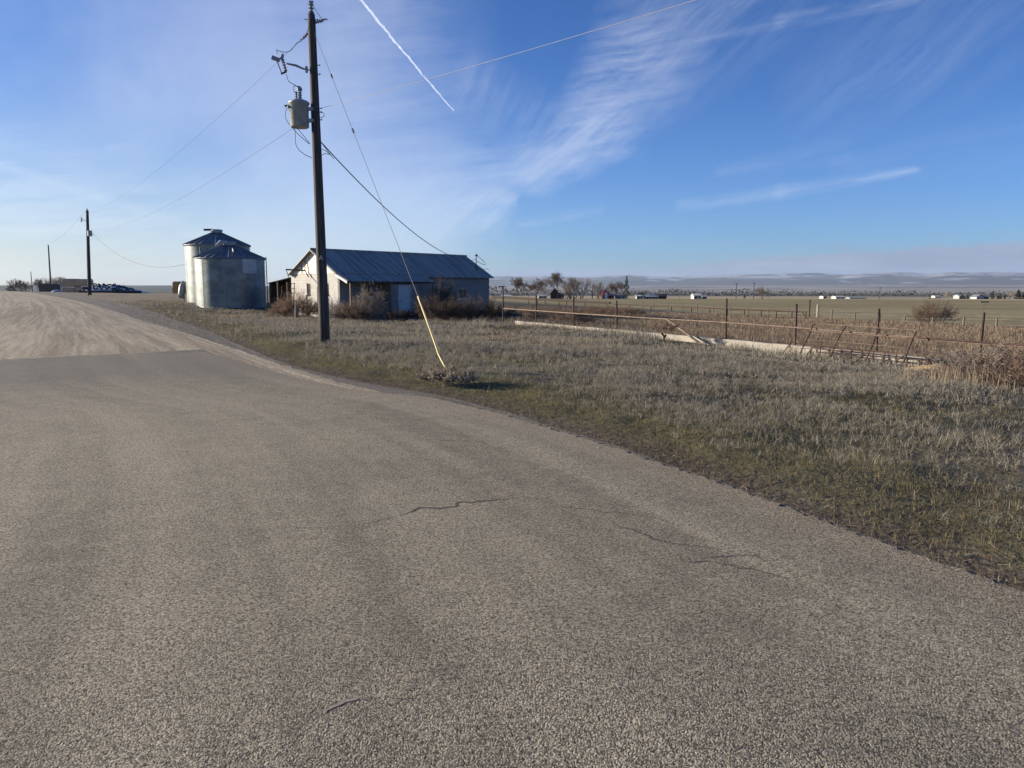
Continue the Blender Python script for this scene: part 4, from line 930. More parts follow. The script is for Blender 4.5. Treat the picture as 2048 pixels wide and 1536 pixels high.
# ------------------------------------------------------------------ field fence with wooden posts and wires
q = f2(1700, 650, WF); t = thing('wire_fence', 'wire fence on weathered wooden posts along the edge of the field', 'fence', (q.x, q.y, gz(q.x, q.y))); oo = tuple(t.location)
fp = [(1198,600),(1211,600),(1284,602),(1307,603),(1335.5,606),(1364,607),(1395,608),(1427,612),(1461,614),(1497,616),(1536,618),(1576,618),(1664,620),(1710,626),(1760,626),(1810,631),(1866,634),(1928,632),(1994,635),(2070,638),(2150,642)]
pts_ = []
for k, (x_, y_) in enumerate(fp):
    a_ = f2(x_, y_, WF); z_ = gz(a_.x, a_.y); mb = MB(); r_ = .075 if k > 11 else .055
    mb.tube([(a_.x+.03*math.sin(k*5),a_.y,z_-.3),(a_.x,a_.y,a_.z-.02),(a_.x,a_.y,a_.z)], [r_,r_,r_*.8], 8); mb.build('post', M['wood_old'], t, off=oo); pts_.append(a_)
for dz in (.15, .45, .8):
    mb = MB(); mb.tube([p_-Vector((.06,.06,dz)) for p_ in pts_], .006, 4); mb.build('wire', M['wire_lit'], t, off=oo)
a_ = f2(1636, 609, WF); mb = MB(); mb.tube([(a_.x,a_.y,gz(a_.x,a_.y)-.3), tuple(a_)], .10, 8); mb.build('post', M['wood_pale'], t, off=oo)
a_ = f2(1620, 599, WF); mb = MB(); mb.tube([(a_.x,a_.y,gz(a_.x,a_.y)-.3), tuple(a_)], .075, 8); mb.build('post', M['rust'], t, off=oo)

# ------------------------------------------------------------------ brush placements
brush(596, 622, 1.5, .7, 1.6, 110, 'brush', 'rusty brown brush growing against the shed gable', name='brush', Y=50.6)
brush(560, 624, .9, .6, .8, 60, 'brush', 'low brown brush at the foot of the stock gate', name='brush', Y=51)
brush(628, 628, 1.0, .7, 1.2, 45, 'brush', 'brown brush just left of the near utility pole and below the gable window', name='brush', Y=50)
brush(672, 628, 1.0, .7, 1.1, 50, 'brush_grey', 'greyish brush just right of the near utility pole', name='brush', Y=48.6)
brush(703, 640, 1.0, .7, 1.1, 65, 'brush', 'round rusty brown bush below the first porch post', name='brush')
brush(742, 640, 1.2, .6, 2.0, 55, 'brush_grey', 'taller grey bare bush in front of the porch window', name='brush')
brush(722, 642, 1.0, .5, .9, 45, 'brush_dark', 'low dark bush below the porch window', name='brush')
brush(800, 640, 1.1, .5, .7, 45, 'brush_dark', 'low dark scrub in front of the shed door step', name='brush')
brush(838, 640, 1.2, .6, .8, 45, 'brush_dark', 'low dark scrub behind the yellow guard', name='brush')
brush(882, 640, 1.2, .7, 2.6, 75, 'brush_dark', 'tall dark bare bush against the shed wall', name='brush')
brush(868, 645, 1.3, .7, 1.4, 60, 'brush_dark', 'dark brush left of the small far window of the shed', name='brush')
brush(915, 645, 1.5, .8, 1.35, 70, 'brush_dark', 'dark brush below the small far window of the shed', name='brush')
brush(955, 645, 1.5, .8, 1.45, 70, 'brush_dark', 'dark brush at the far right corner of the shed', name='brush')
brush(1000, 640, 1.3, .8, 1.0, 50, 'brush_dark', 'dark brush at the left end of the pipe fence', name='brush')
for k, (x_, y_, lb) in enumerate(((1050,636,'tall brown weeds behind the first fence post'),(1090,640,'tall brown weeds between the first two fence posts'),(1120,644,'brown weeds left of the second fence post'))):
    q = hit(x_, y_+8); q = Vector((q.x+FN[0]*1.0, q.y+FN[1]*1.0, 0)); brush(x_, y_, 1.3, .6, 1.0, 60, 'brush', lb, name='brush', pos=q)
brush(895, 766, .60, .45, .30, 34, 'brush_grey', 'low dry brown tumbleweed around the foot of the yellow guard', name='tumbleweed', cat='tumbleweed', stem=.004)
for k, (x_, y_, rx_, h_, lb) in enumerate(((1935,765,.9,.55,'brown tumbleweed at the left of the brush pile beyond the wall end'),(1985,770,1.2,.95,'biggest brown tumbleweed of the pile by the last fence post'),(2045,775,1.1,1.05,'brown tumbleweed at the right frame edge'),(1900,738,.8,.5,'small brown tumbleweed just past the end of the concrete wall'),(2090,785,1.3,1.0,'tumbleweed right of the brush pile'))):
    brush(x_, y_, rx_, rx_*.8, h_*.85, 75, ('brush','brush_grey')[k%2], lb, name='tumbleweed', cat='tumbleweed', stem=.005, group='tumbleweeds by the wall end')
q = f2(1868, 650, WF+2.0); brush(1868, 650, 2.0, 1.2, 1.9, 110, 'brush', 'leafless reddish bush beyond the wire fence posts', name='bush', pos=q, stem=.018)
for k, x_ in enumerate((1190,1215,1240,1262)):
    q = f2(x_, 640, W2*.62); brush(x_, 633, 1.3, .8, .8, 60, 'brush', ('leftmost','second','third','rightmost')[k]+' clump of reddish brush in the middle of the corral', name='brush', pos=q, group='reddish brush in the corral')
# straw mound
q = hit(1890, 742); mb = MB(); n1_, n2_ = 24, 10; vs = []; fs = []
for a_ in range(n2_+1):
    for b_ in range(n1_):
        ph = a_/n2_*math.pi/2; th2 = b_/n1_*2*math.pi; rr_ = math.cos(ph)*(1+.15*math.sin(th2*3)+.1*math.sin(th2*5+1)); vs.append((1.0*rr_*math.cos(th2), .45*rr_*math.sin(th2), .24*math.sin(ph)*(1+.15*math.sin(th2*2))-.03))
for a_ in range(n2_):
    for b_ in range(n1_): fs.append((a_*n1_+b_, a_*n1_+(b_+1)%n1_, (a_+1)*n1_+(b_+1)%n1_, (a_+1)*n1_+b_))
mb.add(vs, fs); o = mb.build('straw_pile', mat('old_straw', (.40,.29,.16), .95, var=.35, scale=14, bump=.03, bscale=40, stretch=(1,3,3)), smooth=True); o.location = (q.x, q.y, gz(q.x,q.y)); tag(o, 'small golden straw pile just past the end of the concrete wall', 'straw pile')

# ------------------------------------------------------------------ hay, tyres, mailbox at the left
def bale(px0, px1, py0, py1, Y, label, m, group, depth=2.0, name='hay_bale'):
    a_, b_ = at(px0, py1, Y), at(px1, py0, Y); w = b_.x-a_.x; h_ = b_.z-a_.z; g = np.random.default_rng(int(px0*3+py0))
    n = 5; mb = MB(); vs = []; idx = {}
    def P4(i_, j_, k_): 
        key = (i_, j_, k_)
        if key not in idx:
            e = g.normal(0, .018, 3); bul = .04*math.sin(math.pi*j_/n)*(1 if k_ in (0,n) else 0)*(-1 if k_ == 0 else 1)
            # chamfered corners
            cx_ = (.06 if j_ in (0,n) else 0); 
            X_ = i_/n*w; 
            if i_ == 0: X_ += cx_
            if i_ == n: X_ -= cx_
            idx[key] = len(vs); vs.append((X_+e[0], k_/n*depth+bul+e[1]+(cx_ if k_ == 0 else -cx_ if k_ == n else 0), j_/n*h_+e[2]*.6))
        return idx[key]
    fs = []
    for a in range(n):
        for b in range(n):
            fs += [(P4(a,b,0),P4(a+1,b,0),P4(a+1,b+1,0),P4(a,b+1,0)), (P4(a,b,n),P4(a,b+1,n),P4(a+1,b+1,n),P4(a+1,b,n)), (P4(0,a,b),P4(0,a+1,b),P4(0,a+1,b+1),P4(0,a,b+1)), (P4(n,a,b),P4(n,a,b+1),P4(n,a+1,b+1),P4(n,a+1,b)), (P4(a,n,b),P4(a+1,n,b),P4(a+1,n,b+1),P4(a,n,b+1)), (P4(a,0,b),P4(a,0,b+1),P4(a+1,0,b+1),P4(a+1,0,b))]
    mb.add(vs, fs); o = mb.build(name, M[m]); o.location = (a_.x, Y, a_.z); return tag(o, label, 'hay bale', group)
G1 = 'bales of the big hay stack'
bale(125,148.2,574.9,588,118,'lower left bale of the big hay stack left of the second pole','hay_dull',G1); bale(150.4,173,573.4,588,118,'lower right bale of the big hay stack left of the second pole','hay_dull',G1)
bale(124.5,148.4,557.5,573.6,118,'upper left bale of the big hay stack left of the second pole','hay_dull',G1); bale(150.2,172,558,572.2,118,'upper right bale of the big hay stack left of the second pole','hay_dull',G1)
G2 = 'bales of the far dark hay stack'
bale(78,92,567,587,150,'left bale of the dark hay stack behind the leaning pole','hay_dark',G2); bale(92.5,108,567.5,587,150,'right bale of the dark hay stack behind the leaning pole','hay_dark',G2)
G3 = 'bales of the golden stack'
bale(345,358,575,587,96,'lower left bale of the golden stack left of the grain bins','hay_gold',G3,1.2); bale(358.2,371,575,587,96,'lower right bale of the golden stack left of the grain bins','hay_gold',G3,1.2)
bale(345.5,358,563,574.8,96,'upper left bale of the golden stack left of the grain bins','hay_gold',G3,1.2); bale(358.2,370,563.5,574.8,96,'upper right bale of the golden stack left of the grain bins','hay_gold',G3,1.2)
# covered silage pile
pa, pb2 = at(178, 588, 112), at(282, 590, 112); zz = gz((pa.x+pb2.x)/2, 112)
t = thing('silage_pile', 'long low silage pile under a pale plastic sheet past the second pole', 'silage pile', (pa.x, 112, zz))
LL = pb2.x-pa.x; mb = MB(); vs = []; fs = []; nx_, ny_ = 40, 14
def hpile(u, v): return (1.25*min(1, (1-u)*2.1)**.8*min(1, (u+.04)*9))*math.sin(math.pi*v)**.7 if v not in (0, 1) else 0
for a_ in range(nx_+1):
    for b_ in range(ny_+1):
        u, v = a_/nx_, b_/ny_; vs.append((u*LL, -2.2+v*6, hpile(u, v)+.08*float(vnoise(u*20, v*8, 3))-.1))
for a_ in range(nx_):
    for b_ in range(ny_): fs.append((a_*(ny_+1)+b_, (a_+1)*(ny_+1)+b_, (a_+1)*(ny_+1)+b_+1, a_*(ny_+1)+b_+1))
mb.add(vs, fs); mb.build('plastic_cover', M['tarp'], t, smooth=True)
mb = MB(); mb.box(-.2,-2.35,-.3,LL+1.2,-2.22,.32); mb.build('timber_border', M['dark_wood'], t)
def tyre_mesh():
    n, k_ = 20, 8; mb = MB(); vs = []; fs = []
    for a_ in range(n):
        for b_ in range(k_):
            A_, B_ = a_/n*2*math.pi, b_/k_*2*math.pi; r_ = .29+.08*math.cos(B_); vs.append((r_*math.cos(A_), r_*math.sin(A_), .10*math.sin(B_)))
    for a_ in range(n):
        for b_ in range(k_): fs.append((a_*k_+b_, ((a_+1)%n)*k_+b_, ((a_+1)%n)*k_+(b_+1)%k_, a_*k_+(b_+1)%k_))
    mb.add(vs, fs); return mb
ty0 = tyre_mesh().build('tyre', M['tire'], smooth=True); tag(ty0, 'old black tyre weighing down the pale plastic sheet of the silage pile', 'tyre', 'tyres on the silage pile'); first = True
for row, v in enumerate((.12, .32)):
    for k in range(10):
        u = (k+.5+.3*(row%2))/11.5; x_ = pa.x+u*LL; y_ = 112-2.2+v*6; h_ = hpile(u, v)
        o = ty0 if first else ty0.copy()
        if not first: COL.objects.link(o)
        first = False; s_ = math.atan2(hpile(u, v+.05)-hpile(u, v-.05 if v > .06 else .01), .6)
        o.location = (x_, y_, zz+h_+.02+.05*math.sin(k*3)); o.rotation_euler = (s_+.35+.2*math.sin(k*7+row), .35*math.sin(k*5+row*2), k)
t = thing('silage_pile', 'smaller pile under white plastic between the two left hay stacks', 'silage pile', tuple(at(104, 587, 135)))
mb = MB(); mb.lathe([(1.3,-.2),(1.1,.25),(.7,.55),(.05,.7)], 16, (1,0,0)); mb.build('plastic_cover', M['tank'], t, smooth=True)
mb = MB(); mm = at(177.5, 590, 84); zz2 = gz(mm.x, 84)
t = thing('mailbox', 'dark rural mailbox with a white front beside the second pole', 'mailbox', (mm.x, 84, zz2))
hm = at(172, 576, 84).z-zz2
mb.tube([(-.05,0,-.2),(-.05,0,hm-.12)], .06, 8); mb.build('mailbox_post', M['wood_old'], t)
mb = MB(); pr_ = [(-.12,0),(.12,0),(.12,.12),(.08,.2),(0,.24),(-.08,.2),(-.12,.12)]; mb.extrude([(-.62,a_,hm-.12+b_) for a_, b_ in pr_], (.7,0,0)); mb.build('mailbox_body', M['dark_steel'], t)
mb = MB(); mb.extrude([(-.66,a_*1.05,hm-.13+b_*1.05) for a_, b_ in pr_], (.038,0,0)); mb.build('mailbox_door', M['white'], t)

# ------------------------------------------------------------------ trees
def tree_mesh(seed, depth=5, spread=.5, kids=3, trunk=.18, form='round', tw=.06):
    g = np.random.default_rng(seed); big = MB(); TP, TD, TW = [], [], []
    def grow(p, d, Ln, r, lev):
        pts = [p]; q = p.copy(); dd = d.copy(); n = 4
        for k in range(n):
            dd = (dd+Vector(g.normal(0, .13, 3))+Vector((0,0,.04))).normalized(); q = q+dd*Ln/n; pts.append(q.copy())
        if lev < depth-1: big.tube(pts, [r*(1-.4*k/n) for k in range(n+1)], 5 if lev < 2 else 3, cap=False)
        else:
            for k in range(n): TP.append(pts[k]); TD.append(pts[k+1]-pts[k]); TW.append(r*2)
        if lev >= depth: return
        nk = kids+(1 if lev > 1 else 0)
        for k in range(nk):
            f = g.uniform(.35, 1.) if lev else g.uniform(.55, 1.); b = pts[min(n, int(f*n)+1)]
            a = g.uniform(0, 2*math.pi); s_ = spread*g.uniform(.6, 1.3); o_ = dd.orthogonal().normalized(); o_.rotate(Matrix.Rotation(a, 3, dd))
            nd = (dd*math.cos(s_)+o_*math.sin(s_)).normalized()
            grow(b, nd, Ln*g.uniform(.58, .8), r*.55, lev+1)
        grow(q, (dd+Vector(g.normal(0,.15,3))).normalized(), Ln*.75, r*.6, lev+1)
    if form == 'multi':
        for k in range(6):
            a = k*1.05+g.uniform(-.3,.3); grow(Vector((.25*math.cos(a), .25*math.sin(a), 0)), Vector((.35*math.cos(a), .35*math.sin(a), 1)).normalized(), .3*10*.8, trunk*.6, 1)
    else: grow(Vector((0,0,-.2)), Vector((.05,0,1)), 3.1, trunk, 0)
    P = np.array([tuple(p_) for p_ in TP]); D = np.array([tuple(p_) for p_ in TD]); W = np.maximum(np.array(TW)*.6, tw)
    m_ = len(P); s = g.normal(0, 1, (m_,3)); s = s/np.linalg.norm(s, axis=1)[:,None]*W[:,None]/2
    V = np.stack([P-s, P+s, P+D+s*.6, P+D-s*.6], 1).reshape(-1,3); H_ = V[:,2].max()
    return big, V, m_, H_
def make_tree(name, seed, barkm, twigm, loc, H_, label, group, **kw):
    big, V, m_, h0 = tree_mesh(seed, **kw); s = H_/h0
    t = thing(name, label, 'tree', loc, 0, group)
    big.v = [tuple(np.array(v)*s) for v in big.v]; big.build('trunk', M[barkm], t)
    b_ = np.arange(m_)[:,None]*4; o = npmesh('crown', V*s, [b_+np.array([[0,1,2,3]])], M[twigm]); o.parent = t; return t, H_
def evergreen_mesh(seed, Hh, rad, n=900):
    g = np.random.default_rng(seed); z = g.random(n)**.8; rmax = (1-z)**.75*rad*(.75+.35*np.sin(z*22+seed)); a = g.uniform(0, 2*np.pi, n); r = rmax*g.uniform(.3,1.05,n)
    P = np.c_[r*np.cos(a), r*np.sin(a), Hh*(.06+.94*z)]; D = np.c_[np.cos(a), np.sin(a), -.25+.1*g.normal(0,1,n)]*(.14*rad+.25*(rmax+.2))[:,None]*g.uniform(.5,1,(n,1)); s = g.normal(0,1,(n,3)); s = s/np.linalg.norm(s,axis=1)[:,None]*.10*rad
    V = np.stack([P-s, P+s, P+D],1).reshape(-1,3); return V, n
def evergreen(px, pyt, pyb, Y, radpx, label, seed):
    b_ = at(px, pyb, Y); z = min(b_.z, gz(b_.x, Y)+1.5) if False else b_.z; top = at(px, pyt, Y).z; Hh = top-z
    t = thing('evergreen_tree', label, 'tree', (b_.x, Y, z), 0, 'evergreens at the far houses')
    mb = MB(); mb.tube([(0,0,-1.5),(0,0,Hh*.8)], [radpx/F*Y*.08+.05,.04], 6); mb.build('trunk', M['bark'], t)
    V, n = evergreen_mesh(seed, Hh, radpx/F*Y); bb = np.arange(n)[:,None]*3; o = npmesh('crown', V, [bb+np.array([[0,1,2]])], M['pine']); o.parent = t
def ground_far(px, Y): x_ = (px-1024)/F*Y; return gz(x_, Y)
# (x, top, base, distance, kind, label)
TREES = [(1030,553,597,320,'a','bare tree at the left end of the far tree row'),(1044,552,597,330,'b','bare tree second in the far tree row'),(1057,565,597,315,'c','small leaning bare tree left of the dark barn'),
 (1077,552,597,325,'b','broad bare tree left of the dark barn'),(1091,550,597,335,'a','bare tree directly left of the tallest tree'),(1115,538,597,315,'c','tallest bare tree beside the dark barn'),
 (1134,574,597,310,'m','low brown bushy tree in front of the white building'),(1150,551,597,320,'p','pale bare poplar right of the dark barn'),(1163,553,597,330,'p','slender pale bare poplar of the clump right of the dark barn'),(1141,556,597,340,'p','pale bare poplar behind the low brown tree'),
 (1196,561,597,325,'p','pale bare tree left of the red barn'),(1205,568,597,330,'p','small pale bare tree touching the red barn'),(1218,563,597,345,'a','dark bare tree behind the red barn'),(1233,561,597,330,'b','dark bare tree right of the red barn'),(1243,565,597,335,'a','dark bare tree between the red barn and the tall evergreen'),
 (1283,580,597,330,'b','small bare tree left of the long white sheds'),(1359,575,598,330,'f','flat topped bare tree standing alone in the middle'),(1524,572,598,320,'m','round bare tree beside the second far utility pole'),
 (1895,583,600,420,'p','pale bare tree in the golden field at right'),(2018,580,600,430,'p','pale bare tree among the evergreens at right'),(2026,582,600,440,'p','rightmost pale bare tree among the evergreens'),
 (33,556,588,200,'m','bare tree at the left frame end of the road'),(44,558,588,205,'b','bare tree left of the thin far pole'),(54,561,588,210,'p','bare tree just left of the thin far pole base'),(38,560,588,212,'m','bushy bare tree at the far left road end'),
 (75,556,588,190,'b','bare tree between the thin pole and the dark hay stack'),(92,553,588,195,'p','bare tree above the dark hay stack'),(106,552,588,200,'m','bare tree right of the leaning pole'),(119,551,588,200,'p','slender bare tree just left of the big hay stack'),
 (24,572,590,240,'m','small dark bush at the far left')]
KW = {'a': dict(depth=5, spread=.60, kids=3), 'b': dict(depth=5, spread=.55, kids=3), 'c': dict(depth=5, spread=.5, kids=3), 'm': dict(depth=5, spread=.5, kids=2, form='multi'), 'p': dict(depth=4, spread=.28, kids=3, form='multi', tw=.07), 'f': dict(depth=5, spread=.85, kids=2)}
protos = {}
for k, (px, pt_, pb_, Y, kd, lb) in enumerate(TREES):
    b_ = at(px, pb_, Y); top = at(px, pt_, Y).z; zg = gz(b_.x, Y); Hh = top-zg
    grp = 'bare trees at the left road end' if px < 200 else 'bare trees at the far farms'
    var = k % 3
    if kd in ('m','f'): var = 0
    if (kd, var) not in protos:
        protos[(kd, var)] = make_tree('bare_tree', 40+ord(kd)*3+var, 'bark_pale' if kd == 'p' else 'bark', 'twig_pale' if kd == 'p' else 'twig', (b_.x, Y, zg), Hh, lb, grp, **KW[kd])
        t = protos[(kd, var)][0]
    else:
        t0, h0 = protos[(kd, var)]; t = copy_tree(t0); t.location = (b_.x, Y, zg); t.scale = (Hh/h0,)*3; t.rotation_euler = (0,0,k*1.7); tag(t, lb, 'tree', grp)
evergreen(1252.5, 552, 599, 330, 8, 'tall dark evergreen at the right end of the far tree row', 3)
for k, (x_, a_, r_, lb) in enumerate(((1924,587,4.5,'evergreen left of the white house at right'),(1935,590,3.5,'small evergreen left of the white house at right'),(1985,582,5,'pointed evergreen just right of the white house'),(1996,590,4,'low evergreen between the pointed pair at right'),(2001,586,3.5,'slim evergreen at right of the low one'),(2009,589,3.2,'small evergreen in front of the pale bare trees'),(2036,579,7.5,'biggest evergreen near the right frame edge'),(2047,585,5,'evergreen cut by the right frame edge'),(1859,581,2.5,'lone evergreen in the golden field'),(1489,588,3.5,'small evergreen between the two far utility poles'))):
    evergreen(x_, a_, 601, 430, r_, lb, 10+k)

# ------------------------------------------------------------------ far farm buildings
def fbuild(x0, x1, ye, yr, yb, Y, wallm, roofm, label, cat='building', name='farm_building', dep=6, rz=0, gable_front=False, win=2, group=None):
    a_, b_ = at(x0, yb, Y), at(x1, yb, Y); zg = min(gz(a_.x, Y), gz(b_.x, Y))-.3; w = b_.x-a_.x; he = at(x0, ye, Y).z-zg; hr = at(x0, yr, Y).z-zg
    t = thing(name, label, cat, (a_.x, Y, zg), 0, group)
    mb = MB()
    if gable_front:
        mb.extrude([(0,0,0),(w,0,0),(w,0,he),(w/2,0,hr),(0,0,he)], (0,dep,0)); mb.build('wall', M[wallm], t)
        mb = MB(); mb.extrude([(-.3,-.3,he-.1),(w/2,-.3,hr+.06),(w/2,-.3,hr+.2),(-.3,-.3,he+.04)], (0,dep+.6,0)); mb.extrude([(w/2,-.3,hr+.06),(w+.3,-.3,he-.1),(w+.3,-.3,he+.04),(w/2,-.3,hr+.2)], (0,dep+.6,0)); mb.build('roof', M[roofm], t)
    else:
        mb.extrude([(0,0,0),(0,dep,0),(0,dep,he),(0,dep/2,hr),(0,0,he)], (w,0,0)); mb.build('wall', M[wallm], t)
        mb = MB(); mb.extrude([(-.3,-.3,he-.1),(-.3,dep/2,hr+.06),(-.3,dep/2,hr+.2),(-.3,-.3,he+.04)], (w+.6,0,0)); mb.extrude([(-.3,dep/2,hr+.06),(-.3,dep+.3,he-.1),(-.3,dep+.3,he+.04),(-.3,dep/2,hr+.2)], (w+.6,0,0)); mb.build('roof', M[roofm], t)
    for k in range(win):
        xx = w*(k+.7)/(win+.4); mb = MB(); mb.box(xx-.4,-.05,he*.42,xx+.4,.03,he*.8); mb.build('window', M['glass'], t)
    mb = MB(); dx_ = w*.12; mb.box(dx_-.4,-.06,.0,dx_+.5,.03,min(2.2, he*.75)); mb.build('door', M['dark_steel'], t)
    return t
fbuild(1004,1021,592.5,590.5,597,315,'white_far','white_far','long low white shed at the far left behind the corral')
fbuild(1077,1094,592,588.5,598,318,'white_far','white_far','pale shed left of the dark barn')
fbuild(1101,1119,588,577,599,330,'dark_wood','dark_steel','dark barn with a steep roof beside the tallest tree', 'barn', 'barn', gable_front=True, win=0)
fbuild(1119,1128,587,583,599,336,'white_far','white_far','white building just right of the dark barn')
fbuild(1206,1217.5,587,581,599,325,'redroof','redroof','red barn with a bright white doorway', 'barn', 'barn', gable_front=True, win=0)
q = at(1209.5,598,323.5); t=None
fbuild(1218.5,1228,590,587,599,328,'redroof','white_far','small red shed joined to the right of the red barn', 'shed', 'farm_shed')
fbuild(1234,1252,593,591.5,599,326,'white_far','greyroof','low open shed under the dark trees')
fbuild(1274,1286,592.5,590.5,599,330,'white_far','white_far','short white shed below the small bare tree')
fbuild(1291,1316,593,590.8,599,330,'white_far','white_far','longest low white shed in the middle distance', win=5)
fbuild(1318,1333,593,589.5,599,328,'dark_steel','dark_steel','dark low shed right of the long white shed')
fbuild(1388,1403,591,588,599,330,'white_far','white_far','bright white house standing alone in the middle distance', 'house', 'farm_house')
fbuild(1405,1413.5,593,591.8,599,328,'white_far','white_far','small white shed right of the lone white house')
fbuild(1647,1653,593,592,599,420,'white_far','greyroof','tiny white house far off, left of the third far pole','house','farm_house')
fbuild(1672,1690,594,592.5,599,400,'white_far','white_far','low white greenhouse far off left of the third far pole')
fbuild(1700,1712,596,594.5,600,405,'galv','galv','grey low shed in front of the golden field, left part')
fbuild(1715,1732,596.2,594.8,600,405,'galv','galv','grey low shed in front of the golden field, right part')
fbuild(1870,1883,593,591.5,600,600,'white_far','white_far','small white building beyond the golden field')
fbuild(1918,1932,592,589.5,601,440,'tank','tank','grey house hidden behind the left evergreens', 'house', 'farm_house')
fbuild(1953,1967,594,589.5,601,430,'white_far','greyroof','white gabled house among the right evergreens', 'house', 'farm_house', gable_front=True)
fbuild(1967,1977,594.5,590.5,601,433,'redroof','greyroof','dark red wing beside the white gabled house', 'house', 'farm_house')
# barn doorway
tb = [o_ for o_ in COL.objects if o_.get('label','') == 'red barn with a bright white doorway'][0]
mb = MB(); mb.box(.7,-.12,.2,1.9,-.03,3.0); mb.build('barn_door', M['white'], tb)
for x_, pt_, Y, lb in ((1472,566,340,'left one of the two tall far utility poles'),(1507,565,340,'right one of the two tall far utility poles'),(1759,574,400,'lone far utility pole at the golden field'),(1184.5,570,330,'far utility pole left of the red barn'),(1878,583,520,'faint far utility pole in the golden field')):
    b_ = at(x_, 598, Y); z = gz(b_.x, Y); top = at(x_, pt_, Y).z
    t = thing('utility_pole', lb, 'utility pole', (b_.x, Y, z)); mb = MB(); mb.tube([(0,0,-.3),(0,0,top-z)], [.2,.15], 8); mb.build('shaft', M['wood_pole'], t); mb = MB(); mb.box(-.9,-.06,top-z-.5,.9,.06,top-z-.38); mb.build('crossarm', M['wood_pole'], t)
# far-off tree belt in the valley: one mass
g = np.random.default_rng(99); n = 26000; X = g.uniform(-300, 1700, n); Yv = 1350+g.normal(0, 60, n)+.1*X; Z = terrain(X, Yv); hh = 14*g.random(n)**1.5*(.5+1.2*fbm(X/60, X*0, 3, 3))
P = np.c_[X, Yv, Z+hh]; s = g.normal(0, 1, (n,3))*.8; s2 = g.normal(0, 1, (n,3))*.8; V = np.stack([P-s, P+s, P+s2+[0,0,1.6]], 1).reshape(-1,3); bb = np.arange(n)[:,None]*3
o = npmesh('far_woods', V, [bb+np.array([[0,1,2]])], mat('far_wood_twigs', (.06,.06,.05), .95, var=.2, scale=.01)); tag(o, 'faint belt of far woods in the valley below the snowy hills', 'woods', kind='stuff')

# ------------------------------------------------------------------ loose stones on the gravel edge and roads
n = 700; x, y, r = sample(n*8, 2.2, 40, -44, 36, 1.1); s = signed_dist(edge_veg, x, y); sa = signed_dist(edge_asph, x, y)
keep = (s < .05) & ((s > -1.2) | (rng.random(len(x)) < .05)) & (rng.random(len(x)) < np.where(sa > -.35, .8, .16)); x, y, r, s = x[keep][:n], y[keep][:n], r[keep][:n], s[keep][:n]; n = len(x)
ico = np.array([(0,0,1),(.89,0,.45),(.28,.85,.45),(-.72,.53,.45),(-.72,-.53,.45),(.28,-.85,.45),(.72,.53,-.45),(-.28,.85,-.45),(-.89,0,-.45),(-.28,-.85,-.45),(.72,-.53,-.45),(0,0,-1)])
fi = np.array([(0,1,2),(0,2,3),(0,3,4),(0,4,5),(0,5,1),(1,6,2),(2,7,3),(3,8,4),(4,9,5),(5,10,1),(2,6,7),(3,7,8),(4,8,9),(5,9,10),(1,10,6),(11,7,6),(11,8,7),(11,9,8),(11,10,9),(11,6,10)])
sz = (rng.uniform(.003, .006, n)+(rng.random(n) < .04)*rng.uniform(.002, .007, n))*(1+r*.02)
sc = rng.uniform(.6, 1.3, (n,1,3)); rot_ = rng.uniform(0, 2*np.pi, n); I = ico[None]*sc*rng.uniform(.8,1.2,(n,12,1))
I = np.stack([I[...,0]*np.cos(rot_)[:,None]-I[...,1]*np.sin(rot_)[:,None], I[...,0]*np.sin(rot_)[:,None]+I[...,1]*np.cos(rot_)[:,None], I[...,2]*.7], -1)*sz[:,None,None]
C_ = np.c_[x, y, terrain(x, y)+offs(x, y, 3)+sz*.4]; V = (I+C_[:,None,:]).reshape(-1,3); ff = (np.arange(n)[:,None,None]*12+fi[None]).reshape(-1,3)
cs = np.repeat(pick([(.30,.27,.23),(.40,.36,.31),(.22,.20,.18),(.42,.39,.34),(.27,.22,.18)], n, .2), 12, 0)
o = npmesh('loose_gravel', V, [ff], M['blade'], cs); tag(o, 'loose gravel chips scattered on the road surface', 'gravel', kind='stuff')
# straw litter along the asphalt edge
n = 2600; k = rng.integers(0, 2, n); u = rng.random(n)**1.2*34; e = resample(edge_veg, 2000); seg = np.r_[0, np.cumsum(np.hypot(*np.diff(e, axis=0).T))]
ex, ey = np.interp(u+12, seg, e[:,0]), np.interp(u+12, seg, e[:,1]); x = ex+rng.normal(0, .22, n)+.1; y = ey+rng.normal(0, .22, n)
a = rng.uniform(0, 2*np.pi, n); l = rng.uniform(.03, .14, n); P = np.c_[x, y, zsurf(x, y)[0]+.012]; D = np.c_[np.cos(a)*l, np.sin(a)*l, rng.uniform(-.003,.012,n)]
q_ = rng.random(n) < .03; x = np.where(q_, rng.uniform(-7, 2, n), x); y = np.where(q_, rng.uniform(3.5, 16, n), y); q_ &= signed_dist(edge_veg, x, y) < 0; P = np.c_[x, y, np.where(q_, terrain(x, y)+offs(x, y, 3)+.006, zsurf(x, y)[0]+.012)]
blades('straw_litter', P, D, np.full(n, .005), pick([(.48,.38,.24),(.4,.28,.16),(.55,.47,.34)], n, .25), 'broken straw litter lying along the asphalt edge', 'straw litter', 0)

# ------------------------------------------------------------------ haze
hb = MB(); hb.box(-27500,-27500,-260,27500,27500,640); m = bpy.data.materials.new('thin_air'); m.use_nodes = True; nt = m.node_tree
for x_ in list(nt.nodes): nt.nodes.remove(x_)
T = NT(nt); oN = T.n('ShaderNodeOutputMaterial'); pv = T.n('ShaderNodeVolumePrincipled', {'Density': 2.1e-5, 'Anisotropy': .2}); pv.inputs['Color'].default_value = (.58,.76,1,1); nt.links.new(pv.outputs[0], oN.inputs['Volume'])
o = hb.build('haze', m); tag(o, 'thin pale haze over the valley', 'haze', kind='stuff')

